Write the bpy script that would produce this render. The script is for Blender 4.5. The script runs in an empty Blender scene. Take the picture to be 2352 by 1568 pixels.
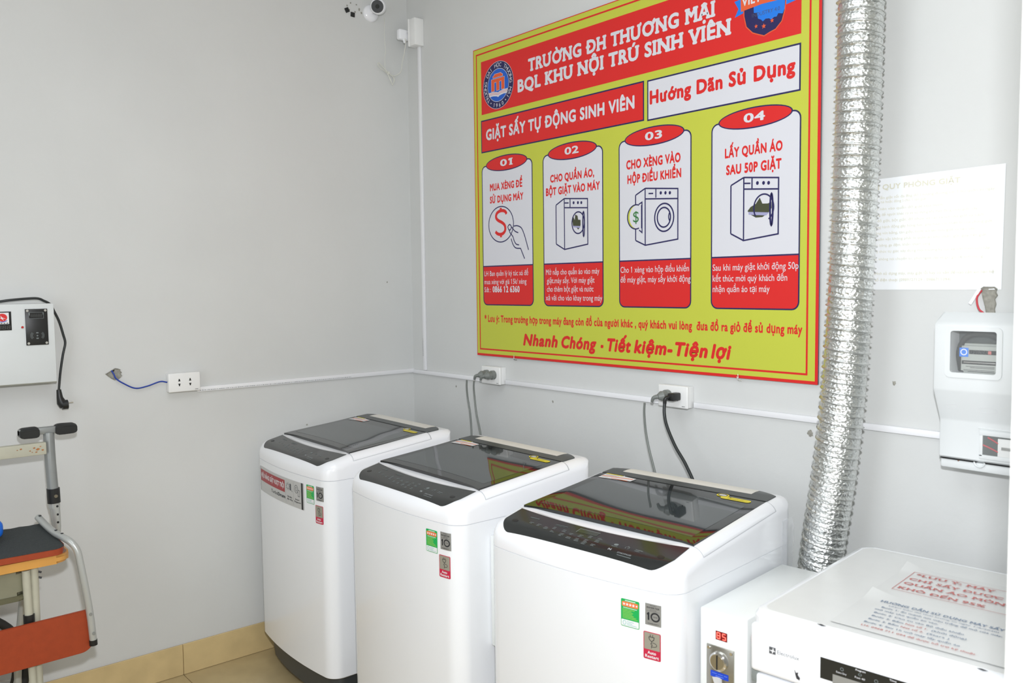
import bpy, bmesh, math, random
from mathutils import Vector, Matrix
from mathutils.geometry import tessellate_polygon
random.seed(7)
SC = bpy.context.scene
COL = SC.collection
PI = math.pi
# ------------------------------------------------------------------ camera, light, exposure
cam_d = bpy.data.cameras.new('camera'); cam = bpy.data.objects.new('camera', cam_d); COL.objects.link(cam)
SC.camera = cam
yaw, pitch, roll = .8653235, -.06608435, .01183365
fw = Vector((-math.sin(yaw)*math.cos(pitch), math.cos(yaw)*math.cos(pitch), math.sin(pitch)))
r0 = Vector((math.cos(yaw), math.sin(yaw), 0)); d0 = -(r0.cross(fw))
rt = math.cos(roll)*r0 + math.sin(roll)*d0; dn = -math.sin(roll)*r0 + math.cos(roll)*d0
m = Matrix((rt, -dn, -fw)).transposed().to_4x4(); m.translation = Vector((3.2995, -2.2067, 1.49635))
cam.matrix_world = m
cam_d.sensor_width = 36; cam_d.lens = 1955.52/2352*36; cam_d.clip_start = .02
cam_d.dof.use_dof = True; cam_d.dof.focus_distance = 3.0; cam_d.dof.aperture_fstop = 6.3
w = bpy.data.worlds.new('world'); SC.world = w; w.use_nodes = True
w.node_tree.nodes['Background'].inputs[0].default_value = (.9, .95, 1, 1); w.node_tree.nodes['Background'].inputs[1].default_value = .3
def area(name, loc, target, size, energy, color=(1, 1, 1), sy=None):
    l = bpy.data.lights.new(name, 'AREA'); l.energy = energy; l.size = size; l.color = color
    if sy: l.shape = 'RECTANGLE'; l.size_y = sy
    o = bpy.data.objects.new(name, l); COL.objects.link(o); o.location = loc
    o.rotation_euler = (Vector(target)-Vector(loc)).to_track_quat('-Z', 'Y').to_euler(); return o
area('camera_flash', (3.29, -2.17, 1.74), (1.4, -.5, 1.15), .07, 33, (.93, .955, 1))
area('ceiling_light_large', (2.1, -1.75, 2.93), (2.1, -1.75, 0)  , 1.5, 12, (.86, .93, 1), 1.5)
area('added_back_wall_fill', (1.9, -3.3, 1.45), (1.5, 0, 1.1), 1.3, 13, (.87, .93, 1), 1.8)  # unseen fill lamp added to brighten the back wall; no window there
SC.view_settings.view_transform = 'Standard'; SC.view_settings.look = 'None'
SC.view_settings.gamma = 1; SC.view_settings.use_curve_mapping = False; SC.view_settings.exposure = 0.33
# ------------------------------------------------------------------ materials
def lin(c): return c/12.92 if c <= .04045 else ((c+.055)/1.055)**2.4
def rgb(r, g, b): return (lin(r/255), lin(g/255), lin(b/255), 1)
MC = {}
def mat(name, col=None, rough=.5, metal=0, noise=0, nscale=20, bump=0, bscale=60, emit=0, coat=0, alpha=1, trans=0, spec=.5, detail=4):
    if name in MC: return MC[name]
    m = bpy.data.materials.new(name); m.use_nodes = True; nt = m.node_tree; b = nt.nodes['Principled BSDF']
    b.inputs['Base Color'].default_value = col; b.inputs['Roughness'].default_value = rough; b.inputs['Metallic'].default_value = metal
    b.inputs['Specular IOR Level'].default_value = spec
    if coat: b.inputs['Coat Weight'].default_value = coat; b.inputs['Coat Roughness'].default_value = .05
    if trans: b.inputs['Transmission Weight'].default_value = trans
    if alpha < 1: b.inputs['Alpha'].default_value = alpha
    if emit: b.inputs['Emission Color'].default_value = col; b.inputs['Emission Strength'].default_value = emit
    tc = nt.nodes.new('ShaderNodeTexCoord')
    if noise:
        n = nt.nodes.new('ShaderNodeTexNoise'); n.inputs['Scale'].default_value = nscale; n.inputs['Detail'].default_value = detail
        nt.links.new(tc.outputs['Object'], n.inputs['Vector'])
        r = nt.nodes.new('ShaderNodeValToRGB'); r.color_ramp.elements[0].position = .3; r.color_ramp.elements[1].position = .7
        r.color_ramp.elements[0].color = tuple(c*(1-noise) for c in col[:3])+(1,); r.color_ramp.elements[1].color = tuple(min(1, c*(1+noise*.5)) for c in col[:3])+(1,)
        nt.links.new(n.outputs['Fac'], r.inputs['Fac']); nt.links.new(r.outputs['Color'], b.inputs['Base Color'])
    if bump:
        n = nt.nodes.new('ShaderNodeTexNoise'); n.inputs['Scale'].default_value = bscale; n.inputs['Detail'].default_value = 5
        nt.links.new(tc.outputs['Object'], n.inputs['Vector'])
        bp = nt.nodes.new('ShaderNodeBump'); bp.inputs['Strength'].default_value = bump; bp.inputs['Distance'].default_value = .01
        nt.links.new(n.outputs['Fac'], bp.inputs['Height']); nt.links.new(bp.outputs['Normal'], b.inputs['Normal'])
    MC[name] = m; return m
WALL = mat('wall_paint', rgb(213, 214, 212), .62, noise=.035, nscale=2.2, bump=.06, bscale=45, spec=.4)
PARTW = mat('partition_paint', rgb(240, 239, 232), .6, bump=.05, bscale=40)
CEIL = mat('ceiling_paint', rgb(228, 228, 226), .8, bump=.05)
TILE = mat('beige_tile', rgb(190, 170, 128), .22, noise=.10, nscale=9, bump=.01)
SKIRT = mat('skirting_tile', rgb(214, 190, 140), .25, noise=.10, nscale=11)
GROUT = mat('grout', rgb(176, 150, 108), .9)
WHITE = mat('white_enamel', rgb(240, 242, 245), .24, coat=.4)
WHITEP = mat('white_plastic', rgb(243, 244, 247), .22, coat=.3)
WPL = mat('white_socket_plastic', rgb(238, 238, 236), .35)
TRUNK = mat('white_pvc', rgb(236, 236, 238), .4)
BASEK = mat('dark_base_plastic', rgb(62, 66, 68), .4)
PANEL = mat('black_gloss_panel', rgb(30, 33, 33), .16, coat=.2)
GLASSB = mat('black_tinted_glass', rgb(32, 34, 34), .03, spec=.8)
GLASSW = mat('smoked_glass_window', rgb(58, 64, 66), .03, spec=1.0)
DGREY = mat('dark_grey_plastic', rgb(52, 56, 56), .3)
BLACK = mat('black_plastic', rgb(26, 27, 27), .4)
GAP = mat('shadow_gap_rubber', rgb(20, 20, 20), .7)
BEIGES = mat('beige_sticker', rgb(230, 227, 219), .5)
YEL = mat('yellow_sticker', rgb(232, 214, 40), .4)
PRINTG = mat('pale_print', rgb(122, 130, 130), .5)
GREENS = mat('green_sticker', rgb(22, 170, 84), .35)
ORS = mat('orange_print', rgb(240, 122, 70), .4)
WPR = mat('white_print', rgb(232, 232, 234), .45)
GREYS = mat('grey_foil_sticker', rgb(150, 150, 146), .38, metal=.25)
INK = mat('black_ink', rgb(32, 34, 40), .5)
REDS = mat('crimson_sticker', rgb(196, 36, 70), .35)
DKR = mat('dark_red_print', rgb(160, 36, 44), .4)
SILVS = mat('silver_sticker', rgb(196, 196, 194), .35, metal=.2)
BYEL = mat('board_yellow_print', rgb(194, 200, 66), .5)
BRED = mat('board_red_print', rgb(216, 32, 30), .48)
BNAVY = mat('board_navy_print', rgb(30, 26, 84), .5)
BWH = mat('board_white_print', rgb(216, 216, 222), .5)
BORG = mat('board_orange_print', rgb(226, 92, 48), .5)
BBLUE = mat('board_blue_print', rgb(24, 92, 196), .5)
BLB = mat('board_light_blue_print', rgb(20, 120, 224), .5)
BGRN = mat('board_green_print', rgb(52, 120, 60), .5)
BOLV = mat('board_olive_print', rgb(66, 70, 46), .5)
BLIL = mat('board_lilac_print', rgb(160, 160, 196), .5)
EDGE = mat('board_edge', rgb(92, 92, 100), .4, metal=.3)
STEEL = mat('brushed_steel', rgb(190, 188, 180), .25, metal=1, noise=.1, nscale=8)
CHROME = mat('chrome', rgb(225, 225, 225), .12, metal=1)
GALV = mat('grey_metal_paint', rgb(150, 153, 152), .35, metal=.4, noise=.06, nscale=30)
SILV = mat('silver_tube_paint', rgb(186, 188, 184), .3, metal=.35)
CREAM = mat('cream_metal_paint', rgb(188, 186, 168), .4, noise=.06, nscale=25)
RUST = mat('rust_stain', rgb(176, 110, 60), .8, noise=.3, nscale=80)
ORG = mat('orange_plastic', rgb(160, 62, 26), .5, noise=.08, nscale=45, bump=.05, bscale=200)
FABR = mat('black_seat_cloth', rgb(58, 62, 62), .85, noise=.15, nscale=180, bump=.3, bscale=400)
WOOD = mat('varnished_wood', rgb(214, 156, 78), .35, noise=.08, nscale=14)
WOODT = mat('brown_laminate', rgb(150, 98, 62), .35, noise=.1, nscale=14)
TRAY = mat('olive_grey_tray', rgb(134, 132, 110), .55, noise=.06)
TYRE = mat('black_rubber', rgb(34, 34, 32), .6)
GCORD = mat('grey_cord', rgb(122, 126, 122), .38)
BCORD = mat('black_cord', rgb(36, 40, 40), .38)
WCORD = mat('white_cord', rgb(222, 222, 212), .45)
BLUEW = mat('blue_wire', rgb(24, 60, 160), .4)
REDW = mat('red_wire', rgb(196, 60, 70), .4)
CEM = mat('bare_cement', rgb(158, 156, 146), .95, noise=.25, nscale=90, bump=.5, bscale=120)
BOXM = mat('control_box_enamel', rgb(220, 224, 224), .35, noise=.03, nscale=6)
METERP = mat('meter_plastic', rgb(222, 225, 225), .4)
METERD = mat('meter_dark', rgb(70, 76, 74), .6)
METERL = mat('meter_label', rgb(168, 172, 166), .5)
CLEARP = mat('clear_window_plastic', rgb(245, 248, 248), .06, alpha=.07, spec=.6)
PAPER = mat('white_paper', rgb(246, 248, 250), .7)
PAPERS = mat('laminated_paper', rgb(217, 218, 216), .3)
FAINT = mat('faded_print', rgb(222, 219, 200), .7)
PALER = mat('faded_red_print', rgb(196, 110, 106), .6)
PALEB = mat('faded_blue_print', rgb(112, 132, 158), .6)
DRYT = mat('dryer_top_enamel', rgb(222, 223, 221), .3, noise=.02)
LEDR = mat('red_led_digit', (1, .08, .06, 1), .4, emit=2.2)
LEDB = mat('dark_red_display', rgb(120, 16, 22), .3)
BLUEL = mat('blue_label', rgb(24, 70, 200), .4)
GREENP = mat('green_plastic', rgb(20, 140, 84), .4)
def foil():
    m = bpy.data.materials.new('aluminium_foil'); m.use_nodes = True; nt = m.node_tree; b = nt.nodes['Principled BSDF']
    b.inputs['Base Color'].default_value = rgb(226, 228, 226); b.inputs['Metallic'].default_value = 1; b.inputs['Roughness'].default_value = .3
    tc = nt.nodes.new('ShaderNodeTexCoord'); mp = nt.nodes.new('ShaderNodeMapping'); mp.inputs['Scale'].default_value = (1, 1, 1.3)
    n = nt.nodes.new('ShaderNodeTexVoronoi'); n.inputs['Scale'].default_value = 120
    n2 = nt.nodes.new('ShaderNodeTexNoise'); n2.inputs['Scale'].default_value = 150; n2.inputs['Detail'].default_value = 3
    mx = nt.nodes.new('ShaderNodeMath'); mx.operation = 'ADD'
    nt.links.new(tc.outputs['Object'], mp.inputs[0]); nt.links.new(mp.outputs[0], n.inputs['Vector']); nt.links.new(mp.outputs[0], n2.inputs['Vector'])
    nt.links.new(n.outputs['Distance'], mx.inputs[0]); nt.links.new(n2.outputs['Fac'], mx.inputs[1])
    bp = nt.nodes.new('ShaderNodeBump'); bp.inputs['Strength'].default_value = .6; bp.inputs['Distance'].default_value = .0035
    nt.links.new(mx.outputs[0], bp.inputs['Height']); nt.links.new(bp.outputs['Normal'], b.inputs['Normal']); return m
FOIL = foil()
# ------------------------------------------------------------------ mesh helpers
def link(name, me, m, parent=None, smooth=35):
    if m is not None and not me.materials: me.materials.append(m)
    if smooth:
        for p in me.polygons: p.use_smooth = True
        me.set_sharp_from_angle(angle=math.radians(smooth))
    o = bpy.data.objects.new(name, me); COL.objects.link(o)
    if parent: o.parent = parent
    return o
def mesh(name, V, F, m, parent=None, smooth=35):
    me = bpy.data.meshes.new(name); me.from_pydata([tuple(v) for v in V], [], F); me.update()
    return link(name, me, m, parent, smooth)
def fromb(name, bm, m, parent=None, smooth=35, normals=True):
    if normals: bmesh.ops.recalc_face_normals(bm, faces=bm.faces)
    me = bpy.data.meshes.new(name); bm.to_mesh(me); bm.free(); return link(name, me, m, parent, smooth)
def bx(bm, x0, y0, z0, x1, y1, z1, bev=0, seg=2, M=None):
    r = bmesh.ops.create_cube(bm, size=1)['verts']
    for v in r: v.co = Vector(((x0+x1)/2+v.co.x*(x1-x0), (y0+y1)/2+v.co.y*(y1-y0), (z0+z1)/2+v.co.z*(z1-z0)))
    if bev:
        es = list({e for v in r for e in v.link_edges})
        g = bmesh.ops.bevel(bm, geom=es, offset=bev, segments=seg, affect='EDGES', profile=.5)
        r = list({v for f in g['faces'] for v in f.verts} | {v for v in r if v.is_valid})
    if M is not None:
        for v in r: v.co = M @ v.co
    return r
def box(name, x0, y0, z0, x1, y1, z1, m, parent=None, bev=.002, seg=2, M=None):
    bm = bmesh.new(); bx(bm, x0, y0, z0, x1, y1, z1, bev, seg, M); return fromb(name, bm, m, parent)
def catmull(P, n=8):
    P = [Vector(p) for p in P]; out = []
    for i in range(len(P)-1):
        a = P[i-1] if i else P[0]*2-P[1]; b, c = P[i], P[i+1]; d = P[i+2] if i+2 < len(P) else P[-1]*2-P[-2]
        for k in range(n):
            t = k/n; out.append(.5*((2*b)+(c-a)*t+(2*a-5*b+4*c-d)*t*t+(3*b-a-3*c+d)*t**3))
    out.append(P[-1]); return out
def tube_bm(bm, P, r, seg=10, caps=True):
    n = len(P); R = r if callable(r) else (lambda i, t: r)
    t0 = (P[1]-P[0]).normalized(); up = Vector((0, 0, 1)) if abs(t0.z) < .9 else Vector((1, 0, 0))
    nrm = t0.cross(up).normalized(); rings = []
    for i in range(n):
        t = (P[min(i+1, n-1)]-P[max(i-1, 0)]).normalized(); nrm = (nrm-t*nrm.dot(t)).normalized(); bn = t.cross(nrm)
        rr = R(i, i/(n-1)); rings.append([bm.verts.new(P[i]+(nrm*math.cos(a)+bn*math.sin(a))*rr) for a in [2*PI*k/seg for k in range(seg)]])
    for i in range(n-1):
        for k in range(seg): bm.faces.new((rings[i][k], rings[i][(k+1) % seg], rings[i+1][(k+1) % seg], rings[i+1][k]))
    if caps: bm.faces.new(rings[0][::-1]); bm.faces.new(rings[-1])
def tube(name, P, r, m, parent=None, seg=10, smooth_n=8, raw=False):
    bm = bmesh.new(); tube_bm(bm, [Vector(p) for p in P] if raw else catmull(P, smooth_n), r, seg); return fromb(name, bm, m, parent, 50)
def cyl_bm(bm, c, axis, r, h, seg=24, r2=None):
    a = Vector(axis).normalized(); c = Vector(c)
    tube_bm(bm, [c, c+a*h], (lambda i, t: r if i == 0 else (r2 if r2 is not None else r)), seg)
def cyl(name, c, axis, r, h, m, parent=None, seg=24, r2=None):
    bm = bmesh.new(); cyl_bm(bm, c, axis, r, h, seg, r2); return fromb(name, bm, m, parent, 40)
def tag(o, label, cat, group=None):
    o['label'] = label; o['category'] = cat
    if group: o['group'] = group
    return o
def thing(name, label, cat, loc=(0, 0, 0), rz=0, group=None):
    o = bpy.data.objects.new(name, None); COL.objects.link(o); o.location = loc; o.rotation_euler = (0, 0, rz)
    o.empty_display_size = .05; return tag(o, label, cat, group)
def struct(o): o['kind'] = 'structure'; return o
# ------------------------------------------------------------------ flat print helpers (2D art mapped on a surface)
TC = {}
def raw_text(body, shear=0, res=3):
    k = (body, shear, res)
    if k in TC: return TC[k]
    c = bpy.data.curves.new('t', 'FONT'); c.body = body; c.size = 1; c.shear = 0; c.resolution_u = res; c.fill_mode = 'FRONT'
    o = bpy.data.objects.new('t', c); COL.objects.link(o)
    dg = bpy.context.evaluated_depsgraph_get(); me = o.evaluated_get(dg).to_mesh()
    V = [(v.co.x, v.co.y) for v in me.vertices]; F = [tuple(p.vertices) for p in me.polygons]
    o.evaluated_get(dg).to_mesh_clear(); bpy.data.objects.remove(o); bpy.data.curves.remove(c)
    TC[k] = (V, F); return TC[k]
def span(V): return (min(v[0] for v in V), max(v[0] for v in V))
HORN = {}
for hs, base in (('ƠỜỚỞỠỢ', 'OÒÓỎÕỌ'), ('ƯỪỨỬỮỰ', 'UÙÚỦŨỤ'), ('ơờớởỡợ', 'oòóỏõọ'), ('ưừứửữự', 'uùúủũụ')):
    for x, y in zip(hs, base): HORN[x] = y
ADV = {}
def adv(c):
    if c not in ADV:
        a = span(raw_text('HH')[0]); b = span(raw_text('H'+c+'H')[0]); ADV[c] = (b[1]-b[0])-(a[1]-a[0])
    return ADV[c]
def glyph(c, res=3):
    b = HORN.get(c) or {'Đ': 'D', 'đ': 'd'}.get(c, c); V, F = raw_text(b, 0, res)
    V = list(V); F = list(F); w = adv(b)
    if not V: return V, F, w
    if c in HORN:
        X = span(raw_text(b.upper() if False else {'O': 'O', 'U': 'U', 'o': 'o', 'u': 'u'}[base_of(b)])[0])[1]; up = base_of(b).isupper(); top = CAPH if up else XH
        t = .045; x0 = X-(.10 if base_of(b) in 'Oo' else .05); y0 = top-(.14 if up else .10) if base_of(b) in 'Oo' else top-.03
        P = [(x0, y0), (X+.02, y0+.02), (X+.055, top+.01), (X+.045, top+.06)]
        v, f = stroke([tuple(q)[:2] for q in catmull([(p[0], p[1], 0) for p in P], 4)], .06 if not up else .065)
        k = len(V); V += [(a_, b_, .02) for a_, b_ in v]; F += [tuple(i+k for i in q) for q in f]; w += .05 if base_of(b) in 'Uu' else .03
    if c in 'Đđ':
        a, e = span(raw_text('D')[0]) if c == 'Đ' else span(raw_text('d')[0])
        r = (a-.07, CAPH*.46, a+.20, CAPH*.46+.07) if c == 'Đ' else (e-.26, CAPH*.86, e+.06, CAPH*.86+.055)
        k = len(V); V += [(r[0], r[1], .02), (r[2], r[1], .02), (r[2], r[3], .02), (r[0], r[3], .02)]; F.append((k, k+1, k+2, k+3))
    if c == '1':
        a, e = span(raw_text('1')[0]); v, f = stroke([(a-.10, CAPH-.16), (a+.04, CAPH-.035)], .065); k = len(V); V += [(a_, b_, .02) for a_, b_ in v]; F += [tuple(i+k for i in q) for q in f]; w += .05
    return V, F, w
import unicodedata
def base_of(c): return unicodedata.normalize('NFD', c)[0]
CAPH = max(v[1] for v in raw_text('H')[0]); XH = max(v[1] for v in raw_text('x')[0])
def text2d(body, bold=0, shear=0, spacing=1.0, res=3):
    Vo, Fo, x = [], [], 0
    for c in body:
        if c == ' ': x += adv(' ')+bold; continue
        V, F, w = glyph(c, res); k = len(Vo); Vo += [(v[0]+x+v[1]*shear, v[1], v[2] if len(v) > 2 else 0) for v in V]; Fo += [tuple(i+k for i in f) for f in F]; x += w+bold*1.2
    return Vo, Fo
CAP = CAPH
def fit_text(body, x0, x1, y, cap, bold=0, shear=0, serif=False, res=3):
    V, F = text2d(body, bold, shear, 1.0, res)
    if not V: return [], []
    a, b = min(v[0] for v in V)-bold, max(v[0] for v in V)+bold; sx = (x1-x0)/(b-a); sy = cap/(CAP+bold*2)
    base = [(v[0], v[1], v[2]) for v in V]; F = list(F)
    if serif:
        for sp, y0, y1 in ((serif_spans(V, F, .05), 0, .055), (serif_spans(V, F, CAP-.05), CAP-.055, CAP)):
            for (u, v) in sp:
                e = .055; k = len(base); base += [(u-e, y0, .04), (v+e, y0, .04), (v+e, y1, .04), (u-e, y1, .04)]; F.append((k, k+1, k+2, k+3))
    # bold: the same outline laid down again with small shifts, like a widened pen
    sh = [(0, 0)] if not bold else [(0, 0)]+[(bold*math.cos(q*PI/4), bold*math.sin(q*PI/4)) for q in range(8)]
    out, FF = [], []
    for n, (dx, dy) in enumerate(sh):
        k = len(out); out += [(x0+(v[0]+dx-a)*sx, y+(v[1]+dy+bold)*sy, n*.06+v[2]) for v in base]; FF += [tuple(i+k for i in f) for f in F]
    return out, FF
def serif_spans(V, F, yy):
    sp = []
    for f in F:
        xs = []
        for i in range(len(f)):
            a, b = V[f[i]], V[f[(i+1) % len(f)]]
            if (a[1]-yy)*(b[1]-yy) < 0: xs.append(a[0]+(b[0]-a[0])*(yy-a[1])/(b[1]-a[1]))
        if len(xs) >= 2: sp.append([min(xs), max(xs)])
    sp.sort(); out = []
    for s in sp:
        if out and s[0] <= out[-1][1]+.004: out[-1][1] = max(out[-1][1], s[1])
        else: out.append(s)
    return [s for s in out if .05 < s[1]-s[0] < .20]
def rect(x0, y0, x1, y1, nx=1, ny=1):
    V = [(x0+(x1-x0)*i/nx, y0+(y1-y0)*j/ny) for j in range(ny+1) for i in range(nx+1)]
    return V, [(j*(nx+1)+i, j*(nx+1)+i+1, (j+1)*(nx+1)+i+1, (j+1)*(nx+1)+i) for j in range(ny) for i in range(nx)]
def srect(x0, y0, x1, y1, r=.003, n=16):
    # rounded rectangle cut in upright strips, for curved fronts
    V, F = [], []
    for i in range(n+1):
        x = x0+(x1-x0)*(1-math.cos(PI*i/n))/2; d = min(x-x0, x1-x); e = r-math.sqrt(max(0, r*r-(r-d)**2)) if d < r else 0
        V += [(x, y0+e), (x, y1-e)]
    return V, [(2*i, 2*i+2, 2*i+3, 2*i+1) for i in range(n)]
def poly(P):
    t = tessellate_polygon([[Vector((p[0], p[1], 0)) for p in P]]); return list(P), [tuple(a) for a in t]
def rrect(x0, y0, x1, y1, r, n=6, tl=True, tr=True, bl=True, br=True):
    P = []
    for cx, cy, a0, on in ((x1-r, y1-r, 0, tr), (x0+r, y1-r, 90, tl), (x0+r, y0+r, 180, bl), (x1-r, y0+r, 270, br)):
        if on: P += [(cx+r*math.cos(math.radians(a0+90*i/n)), cy+r*math.sin(math.radians(a0+90*i/n))) for i in range(n+1)]
        else: P.append((x1 if a0 in (0, 270) else x0, y1 if a0 in (0, 90) else y0))
    return poly(P)
def ell(cx, cy, rx, ry, n=40, rot=0, a0=0, a1=360):
    P = [(rx*math.cos(math.radians(a0+(a1-a0)*i/n)), ry*math.sin(math.radians(a0+(a1-a0)*i/n))) for i in range(n if a1-a0 == 360 else n+1)]
    c, s = math.cos(rot), math.sin(rot); return poly([(cx+x*c-y*s, cy+x*s+y*c) for x, y in P])
def stroke(P, w, closed=False):
    V, F = [], []; P = list(P); n = len(P)
    if closed: P = P+[P[0]]; n += 1
    L = []
    for i in range(n):
        if closed: a, b = P[(i-1) % (n-1)], P[(i+1) % (n-1)]
        else: a, b = P[max(i-1, 0)], P[min(i+1, n-1)]
        p = P[i]
        def nn(q, r):
            dx, dy = r[0]-q[0], r[1]-q[1]; l = math.hypot(dx, dy) or 1; return (-dy/l, dx/l)
        n1 = nn(a, p) if a != p else nn(p, b); n2 = nn(p, b) if b != p else n1
        mx, my = n1[0]+n2[0], n1[1]+n2[1]; l = math.hypot(mx, my) or 1; mx, my = mx/l, my/l
        k = min(2, 1/max(.3, mx*n1[0]+my*n1[1])); L.append((mx*k*w/2, my*k*w/2))
    for p, d in zip(P, L): V += [(p[0]+d[0], p[1]+d[1]), (p[0]-d[0], p[1]-d[1])]
    for i in range(n-1): F.append((2*i+1, 2*i+3, 2*i+2, 2*i))
    return V, F
def ring(cx, cy, rx, ry, w, n=40, a0=0, a1=360):
    P = [(cx+rx*math.cos(math.radians(a0+(a1-a0)*i/n)), cy+ry*math.sin(math.radians(a0+(a1-a0)*i/n))) for i in range(n if a1-a0 == 360 else n+1)]
    return stroke(P, w, a1-a0 == 360)
def arctext(body, cx, cy, r, a_start, a_end, cap, inward=False, bold=.02):
    Vo, Fo = [], []; n = len(body)
    for i, ch in enumerate(body):
        if ch == ' ': continue
        a = math.radians(a_start+(a_end-a_start)*i/(n-1)); V, F, _w = glyph(ch)
        if not V: continue
        mx = (min(v[0] for v in V)+max(v[0] for v in V))/2; s = cap/CAP; k = len(Vo)
        rot = a-PI/2 if not inward else a+PI/2
        for v in V:
            x, y = (v[0]-mx)*s, v[1]*s
            if inward: y -= cap
            x, y = x*math.cos(rot)-y*math.sin(rot), x*math.sin(rot)+y*math.cos(rot)
            Vo.append((cx+r*math.cos(a)+x, cy+r*math.sin(a)+y))
        Fo += [tuple(q+k for q in f) for f in F]
    return Vo, Fo
def star(cx, cy, r, rot=0):
    return poly([(cx+(r if i % 2 == 0 else r*.42)*math.sin(rot+i*PI/5), cy+(r if i % 2 == 0 else r*.42)*math.cos(rot+i*PI/5)) for i in range(10)])
def art(name, shapes, m, parent, mp, layer=1):
    V, F = [], []
    for n_, (v, f) in enumerate(shapes):
        k = len(V); V += [mp(p[0], p[1], layer+.013*(n_ % 9)+(p[2] if len(p) > 2 else 0)) for p in v]; F += [tuple(i+k for i in q) for q in f]
    if not V: return None
    return mesh(name, V, F, m, parent, 0)
# ------------------------------------------------------------------ room
XP, YP = 3.035, -1.44           # near end of the partition wall, beside the photographer
H = 3.0
struct(box('wall_left', -.12, -3.4, 0, 0, .12, H, WALL, None, 0))
struct(box('wall_back', 0, 0, 0, 4.3, .12, H, WALL, None, 0))
struct(box('wall_partition', XP, YP, 0, XP+.14, 0, H, PARTW, None, .003))
struct(box('wall_right', 4.3, -3.4, 0, 4.42, .12, H, WALL, None, 0))
struct(box('wall_front', -.12, -3.52, 0, 4.42, -3.4, H, WALL, None, 0))
struct(box('ceiling', -.12, -3.52, H, 4.42, .12, H+.1, CEIL, None, 0))
fl = struct(box('floor', -.12, -3.52, -.06, 4.42, .12, -.004, GROUT, None, 0))
tm = None
for i in range(8):
    for j in range(7):
        x0, y1 = i*.6, .1-j*.6+0.0
        y1 = -1.102+.6*(2-j); y0 = y1-.6; x1 = x0+.6
        if x0 >= 4.3: continue
        cx0, cx1, cy0, cy1 = x0+.001, min(x1, 4.3)-.001, max(y0, -3.4)+.001, min(y1, 0)-.001
        if cy1-cy0 < .02: continue
        box('tile', cx0, cy0, -.004, cx1, cy1, 0, TILE, fl, .0012, 1)
bl = struct(box('baseboard_left', 0, -3.4, 0, .006, 0, .118, GROUT, None, 0))
for j in range(7):
    y1 = -1.102+.6*(2-j); y0 = y1-.6
    a, b = max(y0, -3.4)+.001, min(y1, -.012)-.001
    if b-a > .02: box('tile', .006, a, .001, .012, b, .12, SKIRT, bl, .001, 1)
bb = struct(box('baseboard_back', .012, -.006, 0, 3.035, 0, .118, GROUT, None, 0))
for i in range(6):
    a, b = max(i*.6, .012)+.001, min(i*.6+.6, 3.035)-.001
    if b > a: box('tile', a, -.012, .001, b, -.006, .12, SKIRT, bb, .001, 1)
# chipped paint spots on the walls (bare cement)
def chip(pt, nrm, r, seed, parent, m=CEM, name='chip', k=9, sy=1.0):
    rnd = random.Random(seed); V = []; ax = Vector((0, 1, 0)) if abs(nrm[0]) > .5 else Vector((1, 0, 0)); c = Vector(pt); n = Vector(nrm)
    for i in range(k*2):
        a = 2*PI*i/(k*2); rr = r*rnd.uniform(.6, 1.15); V.append(c+ax*math.cos(a)*rr+Vector((0, 0, 1))*math.sin(a)*rr*sy+n*.0006)
    V.append(c+n*.0012); K = k*2
    return mesh(name, V, [(i, (i+1) % K, K) for i in range(K)], m, parent)
wl = bpy.data.objects['wall_left']; wb = bpy.data.objects['wall_back']
for p, r in (((2.018, 0, 1.064), .011), ((.945, 0, 1.052), .005), ((.33, 0, 1.059), .0045), ((2.256, 0, 1.227), .006), ((2.03, 0, .93), .004)): chip(p, (0, -1, 0), r, int(p[0]*100), wb)
for p, r in (((0, -.134, 1.516), .004), ((0, -.547, .915), .004), ((0, -.235, 2.685), .005)): chip(p, (1, 0, 0), r, int(abs(p[1])*1000), wl)
for k in range(7): chip((0, -.275+.03*math.cos(k), 2.70+.018*math.sin(k)), (1, 0, 0), .004, 30+k, wl)
# plaster hole with torn edge
P = [(-1.338, 1.192), (-1.328, 1.197), (-1.318, 1.203), (-1.304, 1.211), (-1.293, 1.209), (-1.284, 1.205), (-1.286, 1.2), (-1.280, 1.194), (-1.284, 1.188), (-1.279, 1.182), (-1.285, 1.175), (-1.294, 1.168), (-1.307, 1.167), (-1.318, 1.174), (-1.328, 1.183)]
def crater(name, P, mp, parent):
    c = (sum(p[0] for p in P)/len(P), sum(p[1] for p in P)/len(P)); V = []; n = len(P)
    for s, h in ((1, .0005), (.93, .004), (.8, .0012), (.35, .0008)):
        for i, p in enumerate(P): V.append(mp(c[0]+(p[0]-c[0])*s, c[1]+(p[1]-c[1])*s, h*(1+.4*math.sin(i*2.3))))
    F = [(k*n+i, k*n+(i+1) % n, (k+1)*n+(i+1) % n, (k+1)*n+i) for k in range(3) for i in range(n)]+[tuple(range(3*n, 4*n))]
    return mesh(name, V, F, CEM, parent, 30)
crater('broken_plaster', P, lambda a, b, h: (h, a, b), wl)
mesh('hole', [(.0022, -1.318, 1.200), (.0022, -1.306, 1.206), (.0022, -1.306, 1.201), (.0022, -1.315, 1.196)], [(0, 1, 2, 3)], GAP, wl)
crater('broken_plaster', [(2.463, 1.475), (2.47, 1.48), (2.495, 1.48), (2.502, 1.474), (2.499, 1.466), (2.503, 1.458), (2.497, 1.449), (2.500, 1.437), (2.497, 1.425), (2.499, 1.412), (2.478, 1.408), (2.474, 1.43), (2.469, 1.45)], lambda a, b, h: (a, -h, b), wb)
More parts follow.
